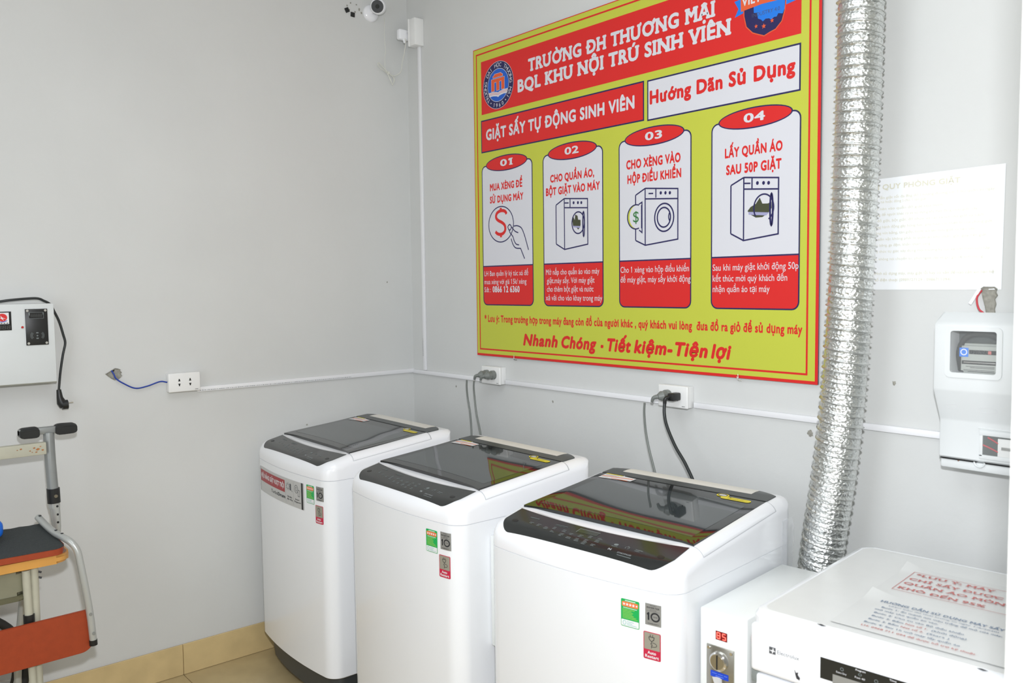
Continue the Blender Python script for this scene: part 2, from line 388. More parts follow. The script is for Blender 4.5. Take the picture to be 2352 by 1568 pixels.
# pale fill lines scratched in the paint
# ------------------------------------------------------------------ instruction board
BX, BZ, BW, BH = .5232, 1.209, 1.5322, 1.2368
board = thing('instruction_board', 'large yellow and red board of laundry instructions hung on the back wall', 'sign', (.4977, 0, 1.2064)); board.scale = (1.0092,)*3
box('panel', 0, -.0112, 0, BW, -.0045, BH, EDGE, board, .0006, 1)
for x in (.25, 1.28):
    for z in (.1, BH-.12): box('batten', x-.02, -.0046, z-.02, x+.02, 0, z+.02, EDGE, board, 0)
def bmap(a, b, l): return (a, -.0112-.00016*l, b)
def B(name, shapes, m, layer=1): return art(name, shapes, m, board, bmap, layer)
B('printed_sheet', [rect(0, 0, BW, BH)], BYEL, 1)
B('border_line', [stroke([(.0022, .003), (.0022, BH-.0015), (BW-.0005, BH-.0015)], .003), stroke([(0, .0045), (BW-.004, .0045), (BW-.004, BH)], .009), stroke([(.0210, .0270), (.0210, 1.213), (1.4985, 1.213), (1.4985, .0270)], .006, True)], BRED, 2)
B('header_band', [rect(.0503, .972, 1.471, 1.181)], BRED, 2)
B('lettering', [fit_text('TRƯỜNG ĐH THƯƠNG MẠI', .335, 1.181, 1.0875, .048, .042, serif=True)], BWH, 3)
B('lettering', [fit_text('BQL KHU NỘI TRÚ SINH VIÊN', .2735, 1.238, 1.0215, .048, .042, serif=True)], BWH, 3)
def bordered(name, x0, z0, x1, z1, m, w=.005):
    B(name+'_border', [rect(x0, z0, x1, z1)], BNAVY, 2); B(name, [rect(x0+w, z0+w, x1-w, z1-w)], m, 3)
bordered('subtitle_band', .0455, .820, .9045, .9495, BRED)
B('lettering', [fit_text('GIẶT SẤY TỰ ĐỘNG SINH VIÊN', .077, .863, .8662, .044, .040)], BWH, 4)
bordered('subtitle_box', .9175, .8165, 1.4712, .9475, BWH)
B('lettering', [fit_text('Hướng Dãn Sử Dụng', .9284, 1.4545, .8675, .0445, .046)], BRED, 4)
# cards
CX = ((.0455, .3535), (.4110, .7190), (.7915, 1.0970), (1.1715, 1.4740))
for i, (a, b) in enumerate(CX):
    B('card_border', [rrect(a, .2065, b, .7675, .024)], BNAVY, 2)
    B('card', [rrect(a+.0045, .3665, b-.0045, .7630, .020, bl=False, br=False)], BWH, 3)
    B('card_footer', [rrect(a+.0045, .2110, b-.0045, .3620, .020, tl=False, tr=False)], BRED, 3)
    c = (a+b)/2
    B('number_border', [ell(c, .7665, .1255, .0308)], BNAVY, 4); B('number_badge', [ell(c, .7665, .121, .0268)], BRED, 5)
    B('lettering', [fit_text('0%d' % (i+1), c-.036, c+.036, .7545, .0265, .03, serif=(i == 0))], BWH, 6)
for t, x0, x1, z, c in (('MUA XÈNG ĐỂ', .0975, .2945, .6635, .029), ('SỬ DỤNG MÁY', .0965, .2995, .6145, .028), ('CHO QUẦN ÁO,', .4514, .6765, .6625, .0285), ('BỘT GIẶT VÀO MÁY', .4275, .7035, .6155, .029),
    ('CHO XÈNG VÀO', .8259, 1.0545, .669, .031), ('HỘP ĐIỀU KHIỂN', .831, 1.057, .621, .0295), ('LẤY QUẦN ÁO', 1.2213, 1.4165, .6595, .0295), ('SAU 50P GIẶT', 1.226, 1.4135, .6090, .0298)):
    B('lettering', [fit_text(t, x0, x1, z, c, .044)], BRED, 4)
for t, x0, x1, z, c in (('LH Ban quản lý ký túc xá để', .0545, .3235, .3250, .0200), ('mua xèng với giá 15k/ xèng', .0540, .3130, .2920, .0200), ('Sđt :', .0537, .0950, .2598, .0200),
    ('Mở nắp cho quần áo vào máy', .4236, .6990, .3240, .0200), ('giặt.máy sấy. Với máy giặt', .4285, .6755, .2925, .0200), ('cho thêm bột giặt và nước', .4285, .6700, .2611, .0200), ('xả vải cho vào khay trong máy', .4224, .7120, .2287, .0200),
    ('Cho 1 xèng vào hộp điều khiển', .7985, 1.0880, .3245, .0200), ('để máy giặt, máy sấy khởi động', .7983, 1.0942, .2915, .0200),
    ('Sau khi máy giặt khởi động 50p', 1.1788, 1.4703, .3236, .0195), ('kết thúc mời quý khách đến', 1.1789, 1.4350, .2906, .0195), ('nhận quần áo tại máy', 1.1791, 1.3783, .2585, .0195)):
    B('lettering', [fit_text(t, x0, x1, z, c, .004)], BWH, 4)
B('lettering', [fit_text('0866 12 6360', .1061, .2722, .2588, .0255, .034)], BWH, 4)
B('lettering', [fit_text('* Lưu ý: Trong trường hợp trong máy đang còn đồ của người khác , quý khách vui lòng  đưa đồ ra giỏ để sử dụng máy', .0511, 1.484, .1388, .0285, .036)], BRED, 2)
for t, x0, x1 in (('Nhanh', .2890, .4840), ('Chóng', .5035, .6830), ('-', .7027, .7170), ('Tiết', .7350, .8450), ('kiệm-', .8570, 1.0230), ('Tiện', 1.0330, 1.1610), ('lợi', 1.1730, 1.2480)):
    z = .0525 if t != '-' else .0525
    B('lettering', [fit_text(t, x0, x1, z, .0465, .048, .22)], BRED, 2)
# university emblem
ex, ez = .1565, 1.0722
B('emblem_ring', [ell(ex, ez, .0935, .0915, 64)], BNAVY, 3); B('emblem_line', [ring(ex, ez, .0930, .0910, .0013, 64), ring(ex, ez, .0645, .0635, .0016, 64)], BWH, 4)
B('emblem_disc', [ell(ex, ez, .0635, .0625, 64)], BBLUE, 4)
B('lettering', [arctext('TRƯỜNG ĐẠI HỌC THƯƠNG MẠI', ex, ez, .0705, 222, -42, .0150)], BWH, 5)
B('lettering', [arctext('1960', ex, ez, .0705, 250, 290, .0150, True)], BWH, 5)
for a in (235, 305): B('emblem_dot', [ell(ex+.078*math.cos(math.radians(a)), ez+.078*math.sin(math.radians(a)), .0028, .0028, 10)], BWH, 5)
mm = [(.1155, 1.0985), (.1955, 1.0985), (.1955, 1.0525), (.1775, 1.0525), (.1775, 1.0855), (.1645, 1.0855), (.1645, 1.0525), (.1465, 1.0525), (.1465, 1.0855), (.1335, 1.0855), (.1335, 1.0525), (.1155, 1.0525)]
hat = [(.1255, 1.1035), (.1255, 1.1095), (.1320, 1.1120), (.1365, 1.1170), (.1745, 1.1170), (.1790, 1.1120), (.1855, 1.1095), (.1855, 1.1035)]
B('emblem_outline', [stroke(mm, .0022, True), stroke(hat, .0022, True)], BWH, 5); B('emblem_letter', [poly(mm), poly(hat)], BORG, 6)
bk = [(.0985, 1.0500), (.1250, 1.0500), (.1480, 1.0470), (.1565, 1.0440), (.1650, 1.0470), (.1880, 1.0500), (.2145, 1.0500), (.2110, 1.0330), (.1880, 1.0335), (.1650, 1.0300), (.1600, 1.0265), (.1530, 1.0265), (.1480, 1.0300), (.1250, 1.0335), (.1020, 1.0330)]
B('emblem_book', [poly(bk)], BWH, 6)
B('emblem_book_line', [stroke([(.1010, z), (.1400, z-.001), (.1565, z-.0055), (.1730, z-.001), (.2120, z)], .0012) for z in (1.0455, 1.0405)], BRED, 7)
# shield emblem at the top right of the header
sh = [(1.2830, 1.1500), (1.2855, 1.0620), (1.2935, 1.0300), (1.3150, 1.0085), (1.3370, .9985), (1.3535, .9915), (1.3720, .9975), (1.3910, 1.0020), (1.4110, 1.0200), (1.4200, 1.0480), (1.4230, 1.0750), (1.4250, 1.1500)]
B('shield_border', [stroke(sh, .003, True)], BORG, 4); B('shield', [poly(sh)], BNAVY, 3)
B('shield_map', [poly([(1.3180, 1.0860), (1.3190, 1.0640), (1.3300, 1.0620), (1.3330, 1.0450), (1.3440, 1.0390), (1.3490, 1.0330), (1.3580, 1.0385), (1.3700, 1.0370), (1.3760, 1.0320), (1.3860, 1.0370), (1.3940, 1.0360), (1.3990, 1.0440), (1.4130, 1.0400), (1.4190, 1.0520), (1.4210, 1.0960)])], BLB, 5)
B('star', [star(1.3270, 1.0245, .0065), star(1.3525, 1.0190, .0080), star(1.3795, 1.0285, .0070)], BORG, 6)
B('lettering', [fit_text('INDUSTRY 4.0', 1.3130, 1.4040, 1.0520, .0105, 0)], mat('grey_print', rgb(70, 78, 110), .5), 6)
B('ribbon_tail', [poly([(1.2523, 1.1120), (1.2830, 1.1150), (1.2830, 1.0720), (1.2541, 1.0660), (1.2663, 1.0880)]), poly([(1.4240, 1.1160), (1.4660, 1.1160), (1.4560, 1.0900), (1.4660, 1.0680), (1.4240, 1.0620)])], BLB, 4)
B('ribbon', [poly([(1.2735, 1.1290), (1.2755, 1.0775), (1.3450, 1.0830), (1.4250, 1.0800), (1.4260, 1.1320), (1.3450, 1.1360)])], BORG, 7)
B('lettering', [fit_text('VIET TIEN', 1.2785, 1.4200, 1.0915, .0260, .03)], BWH, 8)
# pictures
S = [(.1985, .5665), (.1935, .5745), (.1830, .5800), (.1620, .5815), (.1420, .5750), (.1340, .5640), (.1360, .5530), (.1480, .5440), (.1700, .5350), (.1850, .5250), (.1900, .5130), (.1870, .5000), (.1740, .4910), (.1560, .4890), (.1400, .4930), (.1290, .5010)]
B('coin_picture', [ring(.1635, .5285, .0765, .0700, .0042, 48)], BNAVY, 4)
B('dollar_picture', [stroke([tuple(p)[:2] for p in catmull([(a, b, 0) for a, b in S], 4)], .0125), stroke([(.1635, .5790), (.1635, .5930)], .012), stroke([(.1630, .4920), (.1630, .4770)], .012)], BRED, 4)
def cat2(P, n=5): return [tuple(q)[:2] for q in catmull([(a, b, 0) for a, b in P], n)]
B('hand_picture', [stroke(P, .0042) for P in (cat2([(.2053, .5164), (.2170, .5245), (.2270, .5140), (.2200, .5030), (.2110, .5050), (.2053, .5164)]), cat2([(.2270, .5150), (.2480, .4970), (.2682, .4895)]), cat2([(.2416, .5165), (.2600, .5170), (.2780, .5120), (.2900, .5030), (.3034, .4800), (.3150, .4520), (.3268, .4209)]),
    cat2([(.2120, .5050), (.2191, .4920), (.2360, .4760), (.2420, .4620), (.2540, .4470), (.2718, .4422)]), cat2([(.2249, .4689), (.2340, .4490), (.2460, .4350), (.2600, .4300), (.2809, .4288)]), [(.2809, .4288), (.3037, .3882)])], BNAVY, 5)
def washpic(x0, xm, x1, ztl, zt0, zt1, zp0, zp1, zb0, zbm, zb1, split, slot, dots, skipL=None):
    q = .0045
    L = [[(xm, zt0), (x1, zt1), (x1, zb1), (xm, zbm), (xm, zt0)], [(xm, zp0), (x1, zp1)], [(split, zt0-.002), (split, zp0)], slot]
    L.append([(xm, zt0), (x0, ztl)]); L.append([(x0, zb0), (xm, zbm)])
    if skipL: L.append([(x0, ztl), (x0, skipL[1])]); L.append([(x0, skipL[0]), (x0, zb0)])
    else: L.append([(x0, ztl), (x0, zb0)])
    B('washer_picture', [stroke(p, q) for p in L]+[ell(a, b, .0048, .0056, 12) for a, b in dots], BNAVY, 4)
washpic(.4815, .5250, .6435, .5785, .5990, .5890, .5661, .5571, .4362, .4149, .4290, .5551, [(.5260, .5830), (.5479, .5814)], [(.5734, .5800), (.5953, .5787), (.6123, .5774)])
washpic(.8670, .9085, 1.0438, .5810, .6000, .5870, .5656, .5556, .4311, .4137, .4275, .9538, [(.9228, .5819), (.9426, .5805)], [(.9743, .5795), (.9936, .5780), (1.0115, .5766)], (.4690, .5480))
washpic(1.2435, 1.2885, 1.4046, .5770, .5965, .5845, .5624, .5525, .4335, .4112, .4250, 1.3167, [(1.2908, .5790), (1.3114, .5772)], [(1.3349, .5758), (1.3554, .5742), (1.3721, .5728)])
B('clothes_picture', [poly([(.5660, .5180), (.5700, .5330), (.5790, .5180), (.5810, .5380), (.5930, .5320), (.5960, .5180), (.6080, .5170), (.6080, .5000), (.6050, .4900), (.5960, .4830), (.5850, .4930), (.5700, .4960)])], BOLV, 4)
B('clothes_picture', [poly([(.5690, .4980), (.6060, .4950), (.6040, .4880), (.5700, .4930)])], BLIL, 5)
B('door_picture', [ring(.5960, .5075, .0315, .0385, .0045, 36), stroke([(.6200, .5440), (.6215, .4580)], .0045), ring(.6236, .5010, .0045, .0440, .0045, 24)], BNAVY, 6)
B('clothes_picture', [poly([(1.3020, .4968), (1.3120, .5080), (1.3300, .5160), (1.3433, .5330), (1.3520, .5150), (1.3700, .5140), (1.3820, .5180), (1.3830, .5000), (1.3700, .4850), (1.3520, .4760), (1.3300, .4760), (1.3100, .4870)])], BOLV, 4)
B('clothes_picture', [poly([(1.3050, .4945), (1.3750, .4880), (1.3650, .4800), (1.3060, .4860)])], BLIL, 5)
B('door_picture', [ring(1.3565, .5030, .0330, .0390, .0045, 36, -60, 215), ring(1.3822, .4960, .0045, .0450, .0060, 24)], BNAVY, 6)
B('door_picture', [ring(.9880, .4998, .0392, .0448, .0050, 40), ring(.9870, .5002, .0272, .0315, .0050, 40), ring(1.0160, .5010, .0090, .0160, .0045, 20, 110, 250)], BNAVY, 4)
B('coin_picture', [ell(.8690, .5095, .0378, .0400, 40, 0, 90, 270)], BYEL, 4); B('coin_picture', [ell(.8730, .5095, .0330, .0385, 40, 0, 90, 270), rect(.8730, .4711, .8925, .5480)], BWH, 5)
B('coin_picture', [ring(.8690, .5095, .0378, .0400, .0042, 40, 70, 290), stroke([(.8808, .5500), (.8950, .5560), (.8950, .4560), (.8824, .4650)], .0042), stroke([(.8925, .5470), (.8925, .4700)], .0035)], BNAVY, 6)
B('dollar_picture', [fit_text('$', .8561, .8810, .4920, .0360, .0)], BGRN, 7)
# bent nail hooks under the board
BX, BZ = .4977, 1.2064
for i, x in enumerate((.2405, 1.2868)):
    h = tube('hook', [(BX+x, -.001, BZ-.008), (BX+x, -.010, BZ-.007), (BX+x+.001, -.0165, BZ-.003), (BX+x-.001, -.0150, BZ+.012)], .0016, STEEL, None, 8)
    tag(h, ('bent nail hook under the left part of the yellow board', 'bent nail hook with string under the right part of the yellow board')[i], 'hook', 'hooks holding the board')
    if i: tube('string', [(BX+x-.006, -.0145, BZ+.004), (BX+x+.002, -.0185, BZ-.004), (BX+x+.012, -.0145, BZ-.007)], .0009, WCORD, h, 6)
# ------------------------------------------------------------------ trunking
tr = tag(box('cable_trunking', 0, -1.010, 1.098, .010, -.0, 1.117, TRUNK, None, .002), 'white trunking strip along the left wall, from socket to corner', 'trunking', 'cable trunking')
tr.location = (0, 0, 0)
rnd = random.Random(5)
def dashes(x0, x1, z0, h):
    out, x = [], x0
    while x < x1:
        l = rnd.uniform(.002, .007); out.append(rect(x, z0, min(x+l, x1), z0+h)); x += l+rnd.uniform(.0015, .004)
    return out
art('print_mark', dashes(-1.0, -.335, 1.1020, .0022), PRINTG, tr, lambda a, b, l: (.0104, a, b), 1)
for a, b, lab in ((.010, .550, 'white trunking strip on the back wall between the corner and the first socket'), (.674, 1.487, 'white trunking strip on the back wall between the two sockets under the board'), (1.613, 2.405, 'white trunking strip on the back wall from the right socket past the foil duct')):
    z = 1.1045 if a < .1 else 1.1055
    o = box('cable_trunking', a, -.010, z-.009, b, 0, z+.009, TRUNK, None, .002); tag(o, lab, 'trunking', 'cable trunking')
M = Matrix.Rotation(math.radians(.0), 4, 'Y')
vt = tag(box('cable_trunking', .096, -.012, 1.1150, .112, 0, 2.556, TRUNK, None, .002), 'thin vertical white trunking strip near the corner, up to the camera socket', 'trunking', 'cable trunking')
art('print_mark', dashes(1.18, 1.26, .0985, .0016), INK, vt, lambda a, b, l: (b, -.0124, a), 1)
# ------------------------------------------------------------------ sockets
def socket_unit(name, label, org, wall, wd=.120, ht=.072, dp=.036, slots=True, group='wall sockets'):
    # wall 'b': on the back wall (faces -y); 'l': on the left wall (faces +x)
    t = thing(name, label, 'socket', org, 0 if wall == 'b' else PI/2, group)
    box('back_box', -wd/2+.002, -dp+.010, -ht/2+.001, wd/2-.002, 0, ht/2-.001, WPL, t, .003)
    box('face_plate', -wd/2, -dp, -ht/2, wd/2, -dp+.0102, ht/2, WPL, t, .004, 3)
    if slots:
        for x in (-.0205, .0205):
            for z, s in ((.0095, 1), (-.0085, -1)):
                bm = bmesh.new(); bx(bm, x-.0022, -dp-.0008, z-.0045, x+.0022, -dp+.001, z+.0045)
                bx(bm, x-.0040, -dp-.0008, z-.0045 if s > 0 else z+.0015, x+.0040, -dp+.001, z-.0015 if s > 0 else z+.0045)
                fromb('slot', bm, BLACK, t)
    box('logo', wd/2-.022, -dp-.0003, -ht/2+.006, wd/2-.010, -dp+.001, -ht/2+.0075, INK, t, 0)
    return t
socket_unit('wall_socket', 'white double socket plate on the left wall beside the blue wire', (0, -1.0655, 1.1425), 'l')
s1 = socket_unit('wall_socket', 'white socket under the left part of the board with two grey plugs', (.6125, 0, 1.1305), 'b')
s2 = socket_unit('wall_socket', 'white socket under the right part of the board with a grey and a black plug', (1.549, 0, 1.1305), 'b')
# high socket box by the corner: faces the left wall side
t = thing('wall_socket', 'tall white socket box high in the corner for the security camera', 'socket', (.118, 0, 2.614), 0, 'wall sockets')
box('back_box', -.028, -.048, -.059, .014, 0, .057, WPL, t, .002); box('face_plate', -.036, -.052, -.060, -.028, .0, .060, WPL, t, .003)
# plugs and cords
def round_plug(name, label, c, m, face_y):
    t = thing(name, label, 'cable', c, 0, 'mains cables in the back wall sockets'); x, y, z = c; L = face_y-y
    bm = bmesh.new(); tube_bm(bm, [Vector((0, L, 0)), Vector((0, L-.012, 0)), Vector((0, L-.014, 0)), Vector((0, L-.032, 0)), Vector((-.006, L-.042, -.002))], lambda i, t: (.0185, .0185, .015, .0165, .009)[i], 20); fromb('plug', bm, m, t, 40)
    tube('strain_relief', [(-.004, L-.034, -.001), (-.020, L-.046, -.006), (-.028, L-.046, -.020)], lambda i, t: .0085-.004*t, m, t, 10)
    return t
def cord(t, P, r, m, seg=8):
    l = Vector(t.location); tube('cord', [Vector(p)-l for p in P], r, m, t, seg)
t = round_plug('mains_cable', 'grey mains cable in the left board socket, the one further left', (.593, -.075, 1.134), GCORD, -.036)
cord(t, [(.565, -.121, 1.114), (.560, -.118, 1.085), (.558, -.112, 1.04), (.570, -.11, .98), (.580, -.112, .90), (.60, -.13, .84), (.61, -.14, .70), (.58, -.12, .45), (.52, -.10, .2), (.46, -.12, .02)], .0036, GCORD)
t = round_plug('mains_cable', 'grey mains cable in the left board socket, the one further right', (.634, -.070, 1.134), GCORD, -.036)
cord(t, [(.606, -.116, 1.114), (.600, -.113, 1.09), (.598, -.108, 1.05), (.610, -.108, .98), (.640, -.112, .90), (.665, -.13, .84), (.69, -.14, .70), (.70, -.12, .45), (.72, -.10, .2), (.75, -.12, .02)], .0036, GCORD)
t = round_plug('mains_cable', 'grey mains cable in the right board socket beside the black one', (1.530, -.072, 1.133), GCORD, -.036)
cord(t, [(1.502, -.118, 1.113), (1.498, -.115, 1.08), (1.500, -.110, 1.02), (1.515, -.110, .96), (1.540, -.115, .90), (1.56, -.12, .84), (1.57, -.13, .70), (1.55, -.12, .45), (1.50, -.10, .2), (1.45, -.12, .02)], .0036, GCORD)
t = thing('mains_cable', 'thick black mains cable slanting down from the right board socket', 'cable', (1.572, -.05, 1.133), 0, 'mains cables in the back wall sockets')
box('plug', -.012, -.026, -.012, .012, .014, .013, BLACK, t, .004)
tube('strain_relief', [(-.004, -.020, .002), (-.012, -.034, -.004), (-.014, -.036, -.020)], .006, BLACK, t)
cord(t, [(1.558, -.086, 1.114), (1.560, -.090, 1.085), (1.574, -.095, 1.045), (1.612, -.100, .985), (1.660, -.105, .93), (1.70, -.11, .86), (1.72, -.12, .74), (1.70, -.12, .45), (1.64, -.10, .2), (1.6, -.12, .02)], .0052, BCORD, 10)
# blue wire out of the broken plaster
tag(tube('blue_wire', [(.002, -1.316, 1.203), (.008, -1.310, 1.190), (.010, -1.303, 1.173), (.012, -1.278, 1.153), (.012, -1.238, 1.1325), (.012, -1.195, 1.137), (.014, -1.150, 1.1500), (.016, -1.1245, 1.1455)], .0026, BLUEW, None, 8), 'thin blue wire from the broken plaster to the left wall socket', 'wire')
# ------------------------------------------------------------------ security camera
t = thing('security_camera', 'white dome-based security camera high on the left wall', 'camera', (0, -.190, 2.690))
bm = bmesh.new(); tube_bm(bm, [Vector((x, 0, 0)) for x in (0, .006, .012, .016, .018)], lambda i, t: (.036, .036, .031, .018, .004)[i], 32); fromb('base', bm, WHITEP, t, 60)
tube('arm', [(.012, -.002, .004), (.035, -.002, .010), (.050, 0, .012)], .012, WHITEP, t)
a = Vector((.72, -.62, -.28)).normalized(); c = Vector((.062, .004, .016))
bm = bmesh.new(); tube_bm(bm, [c+a*x for x in (-.055, -.050, -.035, 0, .022, .030, .032)], lambda i, t: (.006, .020, .030, .034, .033, .029, .025)[i], 32); fromb('body', bm, WHITEP, t, 60)
cyl('lens', c+a*.0310, a, .0262, .0022, BLACK, t, 40); cyl('lens_glass', c+a*.0330, a, .009, .0008, GLASSB, t, 24)
tag(tube('camera_cable', [(.05, -.150, 2.668), (.022, -.133, 2.650), (.016, -.1305, 2.60), (.016, -.126, 2.54), (.016, -.131, 2.50), (.016, -.1275, 2.455), (.018, -.118, 2.444)], .0011, WCORD, None, 6), 'thin white cable hanging down from the security camera', 'cable')
wt = tag(tube('coiled_cord', [(.0865, -.068, 2.588), (.080, -.062, 2.565), (.062, -.058, 2.53), (.040, -.055, 2.49), (.022, -.052, 2.457), (.014, -.072, 2.440), (.012, -.095, 2.437), (.014, -.115, 2.446), (.016, -.160, 2.478), (.015, -.166, 2.472), (.012, -.150, 2.458), (.013, -.118, 2.442), (.016, -.098, 2.405), (.014, -.092, 2.394), (.012, -.084, 2.410), (.014, -.086, 2.428), (.016, -.112, 2.442), (.014, -.152, 2.476), (.013, -.158, 2.480), (.012, -.120, 2.450), (.012, -.102, 2.415), (.012, -.088, 2.400), (.012, -.080, 2.424), (.014, -.104, 2.440)], .0016, WCORD, None, 7, 6), 'bundled white cord tied in a bow below the corner socket', 'cord')
box('tie', .008, -.116, 2.438, .020, -.108, 2.450, WCORD, wt, .002)
t = thing('power_adapter', 'white plug-in adapter in the tall corner socket box', 'adapter', (.074, -.045, 2.606))
box('body', -.026, -.045, -.022, .002, .010, .024, WHITEP, t, .008, 4); cyl('pin', (-.001, -.006, .010), (1, 0, 0), .003, .010, CHROME, t, 10); cyl('pin', (-.001, .004, .010), (1, 0, 0), .003, .010, CHROME, t, 10)
cyl('strain_relief', (.0, -.022, -.020), (.3, 0, -1), .0062, .018, WHITEP, t, 14, .004)
def sqr(name, c, rot, lab):
    M = Matrix.Translation(c) @ Matrix.Rotation(rot, 4, 'X'); o = box(name, 0, -.0098, -.0098, .0035, .0098, .0098, BLACK, None, .0006, 1, M)
    tag(o, lab, 'pad', 'black foam pads left on the wall')
sqr('foam_pad', (0, -.3065, 2.6830), math.radians(28), 'left black foam pad on the wall beside the security camera')
sqr('foam_pad', (0, -.2790, 2.6690), math.radians(-4), 'right black foam pad on the wall beside the security camera')
# ------------------------------------------------------------------ notice paper
t = thing('notice_paper', 'white notice sheet of laundry room rules taped beside the duct', 'paper', (2.165, 0, 1.472))
V = []; F = []; nx, nz = 12, 10
for j in range(nz+1):
    for i in range(nx+1):
        a, b = i/nx, j/nz; V.append((a*(.345+.003*b), -.0012-.002*abs(math.sin(a*3.1))*b, .001*(1-a)+b*(.289+.008*a)))
for j in range(nz):
    for i in range(nx): F.append((j*(nx+1)+i, j*(nx+1)+i+1, (j+1)*(nx+1)+i+1, (j+1)*(nx+1)+i))
mesh('sheet', V, F, PAPER, t)
def pm(a, b, l): return (a, -.0040-.0001*l, b)
L = [('NỘI QUY PHÒNG GIẶT', .006, .247, .262, .0135, .02), ('1. Mỗi lần giặt tối đa 8kg đồ ( tương đương với 1 bộ quần áo ngày', .012, .326, .238, .0065, 0), ('mùa hè hoặc đông ) cho 1 lần giặt.', .03, .168, .227, .0065, 0), ('2. Chỉ nên vào quần đồ giặt của mình.', .012, .21, .209, .0065, 0), ('3. Không để người khác ra và sử dụng khi máy đang chạy giặt, sấy.', .012, .29, .194, .0065, 0), ('4. Bỏ đồ giặt, bột giặt, đồ nhựa, và rác ra nơi nhà giặt và sạch.', .012, .305, .178, .0065, 0), ('5. Không hành động gây hỏng hóc, phá hoại các thiết bị của phòng giặt', .012, .322, .162, .0065, 0), ('6. Không vứt băng, tàn giấy, nước xả lên máy giặt và bên sấy.', .012, .285, .146, .0065, 0), ('7. Các sản vật không phải là quần áo như chăn, gối, giày nên giặt', .012, .31, .13, .0065, 0), ('thú bông, ga đệm, khăn, thảm cứng.', .03, .18, .114, .0065, 0), ('8. Có ý thức tự giác xây dựng môi trường ký túc xá văn minh của tập', .012, .318, .098, .0065, 0), ('đoàn, không nói chuyện to, phơi ngoài dây và giữ gìn vệ sinh chung.', .02, .305, .078, .0065, 0), ('Quá trình sử dụng máy, máy giặt lỗi hay có vấn đề nào cần xin liên hệ', .012, .329, .04, .007, .01), ('số điện thoại (0989727129 - 0986711094)', .036, .23, .023, .007, .01)]
for s, a, b, z, c, bd in L: art('lettering', [fit_text(s, a, b, z, c, bd)], FAINT, t, pm, 1)
# ------------------------------------------------------------------ electricity meter box
t = thing('meter_box', 'white plastic electricity meter box on the wall right of the duct', 'meter', (2.405, 0, 1.035))
def prism(name, prof, x0, x1, m, parent, bev=.006):
    bm = bmesh.new(); a = [bm.verts.new((x0, y, z)) for y, z in prof]; b = [bm.verts.new((x1, y, z)) for y, z in prof]; n = len(prof)
    bm.faces.new(a); bm.faces.new(b[::-1])
    for i in range(n): bm.faces.new((a[i], b[i], b[(i+1) % n], a[(i+1) % n]))
    if bev: bmesh.ops.bevel(bm, geom=[e for e in bm.edges], offset=bev, segments=3, affect='EDGES')
    return fromb(name, bm, m, parent, 40)
MW = .172
PF_LOW = [(-.062, .242), (-.062, .036), (-.066, .031), (-.074, .031), (-.078, .035), (-.078, .122), (-.080, .128), (-.1165, .198), (-.118, .204), (-.118, .242)]
PF_TOP = [(-.062, .384), (-.062, .344), (-.118, .344), (-.118, .352), (-.1165, .356), (-.108, .364)]
PF_ALL = PF_LOW[:-1][1:]+[(-.118, .352), (-.1165, .356), (-.108, .364), (-.062, .384)]
bm = bmesh.new()
def xloft(bm, prof, xs):
    rings = [[bm.verts.new((x, max(min(y+dy, -.060), y) if dy == 0 else (y+dy if y < -.063 else y), z)) for y, z in prof] for x, dy in xs]; n = len(prof)
    bm.faces.new(rings[0][::-1]); bm.faces.new(rings[-1])
    for k in range(len(rings)-1):
        for i in range(n): bm.faces.new((rings[k][i], rings[k][(i+1) % n], rings[k+1][(i+1) % n], rings[k+1][i]))
xloft(bm, PF_ALL, [(0, .006), (.0018, .0018), (.006, 0), (.038, 0)]); xloft(bm, PF_LOW, [(.038, 0), (.143, 0)]); xloft(bm, PF_TOP, [(.038, 0), (.143, 0)]); xloft(bm, PF_ALL, [(.143, 0), (MW+.006, 0), (MW+.0102, .0018), (MW+.012, .006)])
fromb('cover', bm, METERP, t, 40)
box('back_plate', .001, -.062, .008, MW+.010, 0, .380, METERP, t, .004)
box('bottom_tray', .003, -.074, .006, MW+.008, -.004, .028, METERP, t, .005)
box('gap_line', .004, -.0776, .0285, .086, -.060, .0305, GAP, t, 0)
box('gap_line', .104, -.0776, .0285, .176, -.060, .0305, GAP, t, 0)
mesh('window_frame', *((lambda: (
    [(x, -.1215, z) for x, z in rrect(.028, .232, .153, .352, .012, 5)[0]]+[(x, -.1215, z) for x, z in rrect(.040, .244, .141, .342, .006, 5)[0]]+[(x, -.112, z) for x, z in rrect(.040, .244, .141, .342, .006, 5)[0]]+[(x, -.112, z) for x, z in rrect(.028, .232, .153, .352, .012, 5)[0]],
    [(k*24+i, k*24+(i+1) % 24, (k+1)*24+(i+1) % 24, (k+1)*24+i) for k in range(3) for i in range(24)]+[(72+i, 72+(i+1) % 24, (i+1) % 24, i) for i in range(24)]))()), METERP, t)
box('inner_back', .020, -.0665, .240, .156, -.0645, .352, METERD, t, 0)
box('window_pane', .040, -.1165, .243, .141, -.1150, .343, CLEARP, t, 0)
mb = prism('meter_unit', [(-.0645, .242), (-.104, .242), (-.104, .300), (-.100, .312), (-.0645, .312)], .056, .148, METERL, t, .006)
art('counter_window', [rect(.076, .288, .138, .2975)], GAP, mb, lambda a, b, l: (a, -.1046, b), 1)
art('counter_digit', [fit_text('05493', .079, .114, .2895, .0065, .02)], WPR, mb, lambda a, b, l: (a, -.1050, b), 1)
art('counter_digit', [rect(.1175, .289, .1245, .2965)], PALER, mb, lambda a, b, l: (a, -.1050, b), 1)
art('disc_window', [rect(.060, .264, .138, .2725)], GAP, mb, lambda a, b, l: (a, -.1046, b), 1)
art('disc_edge', [rect(.064, .2675, .134, .2695)], CHROME, mb, lambda a, b, l: (a, -.1049, b), 1)
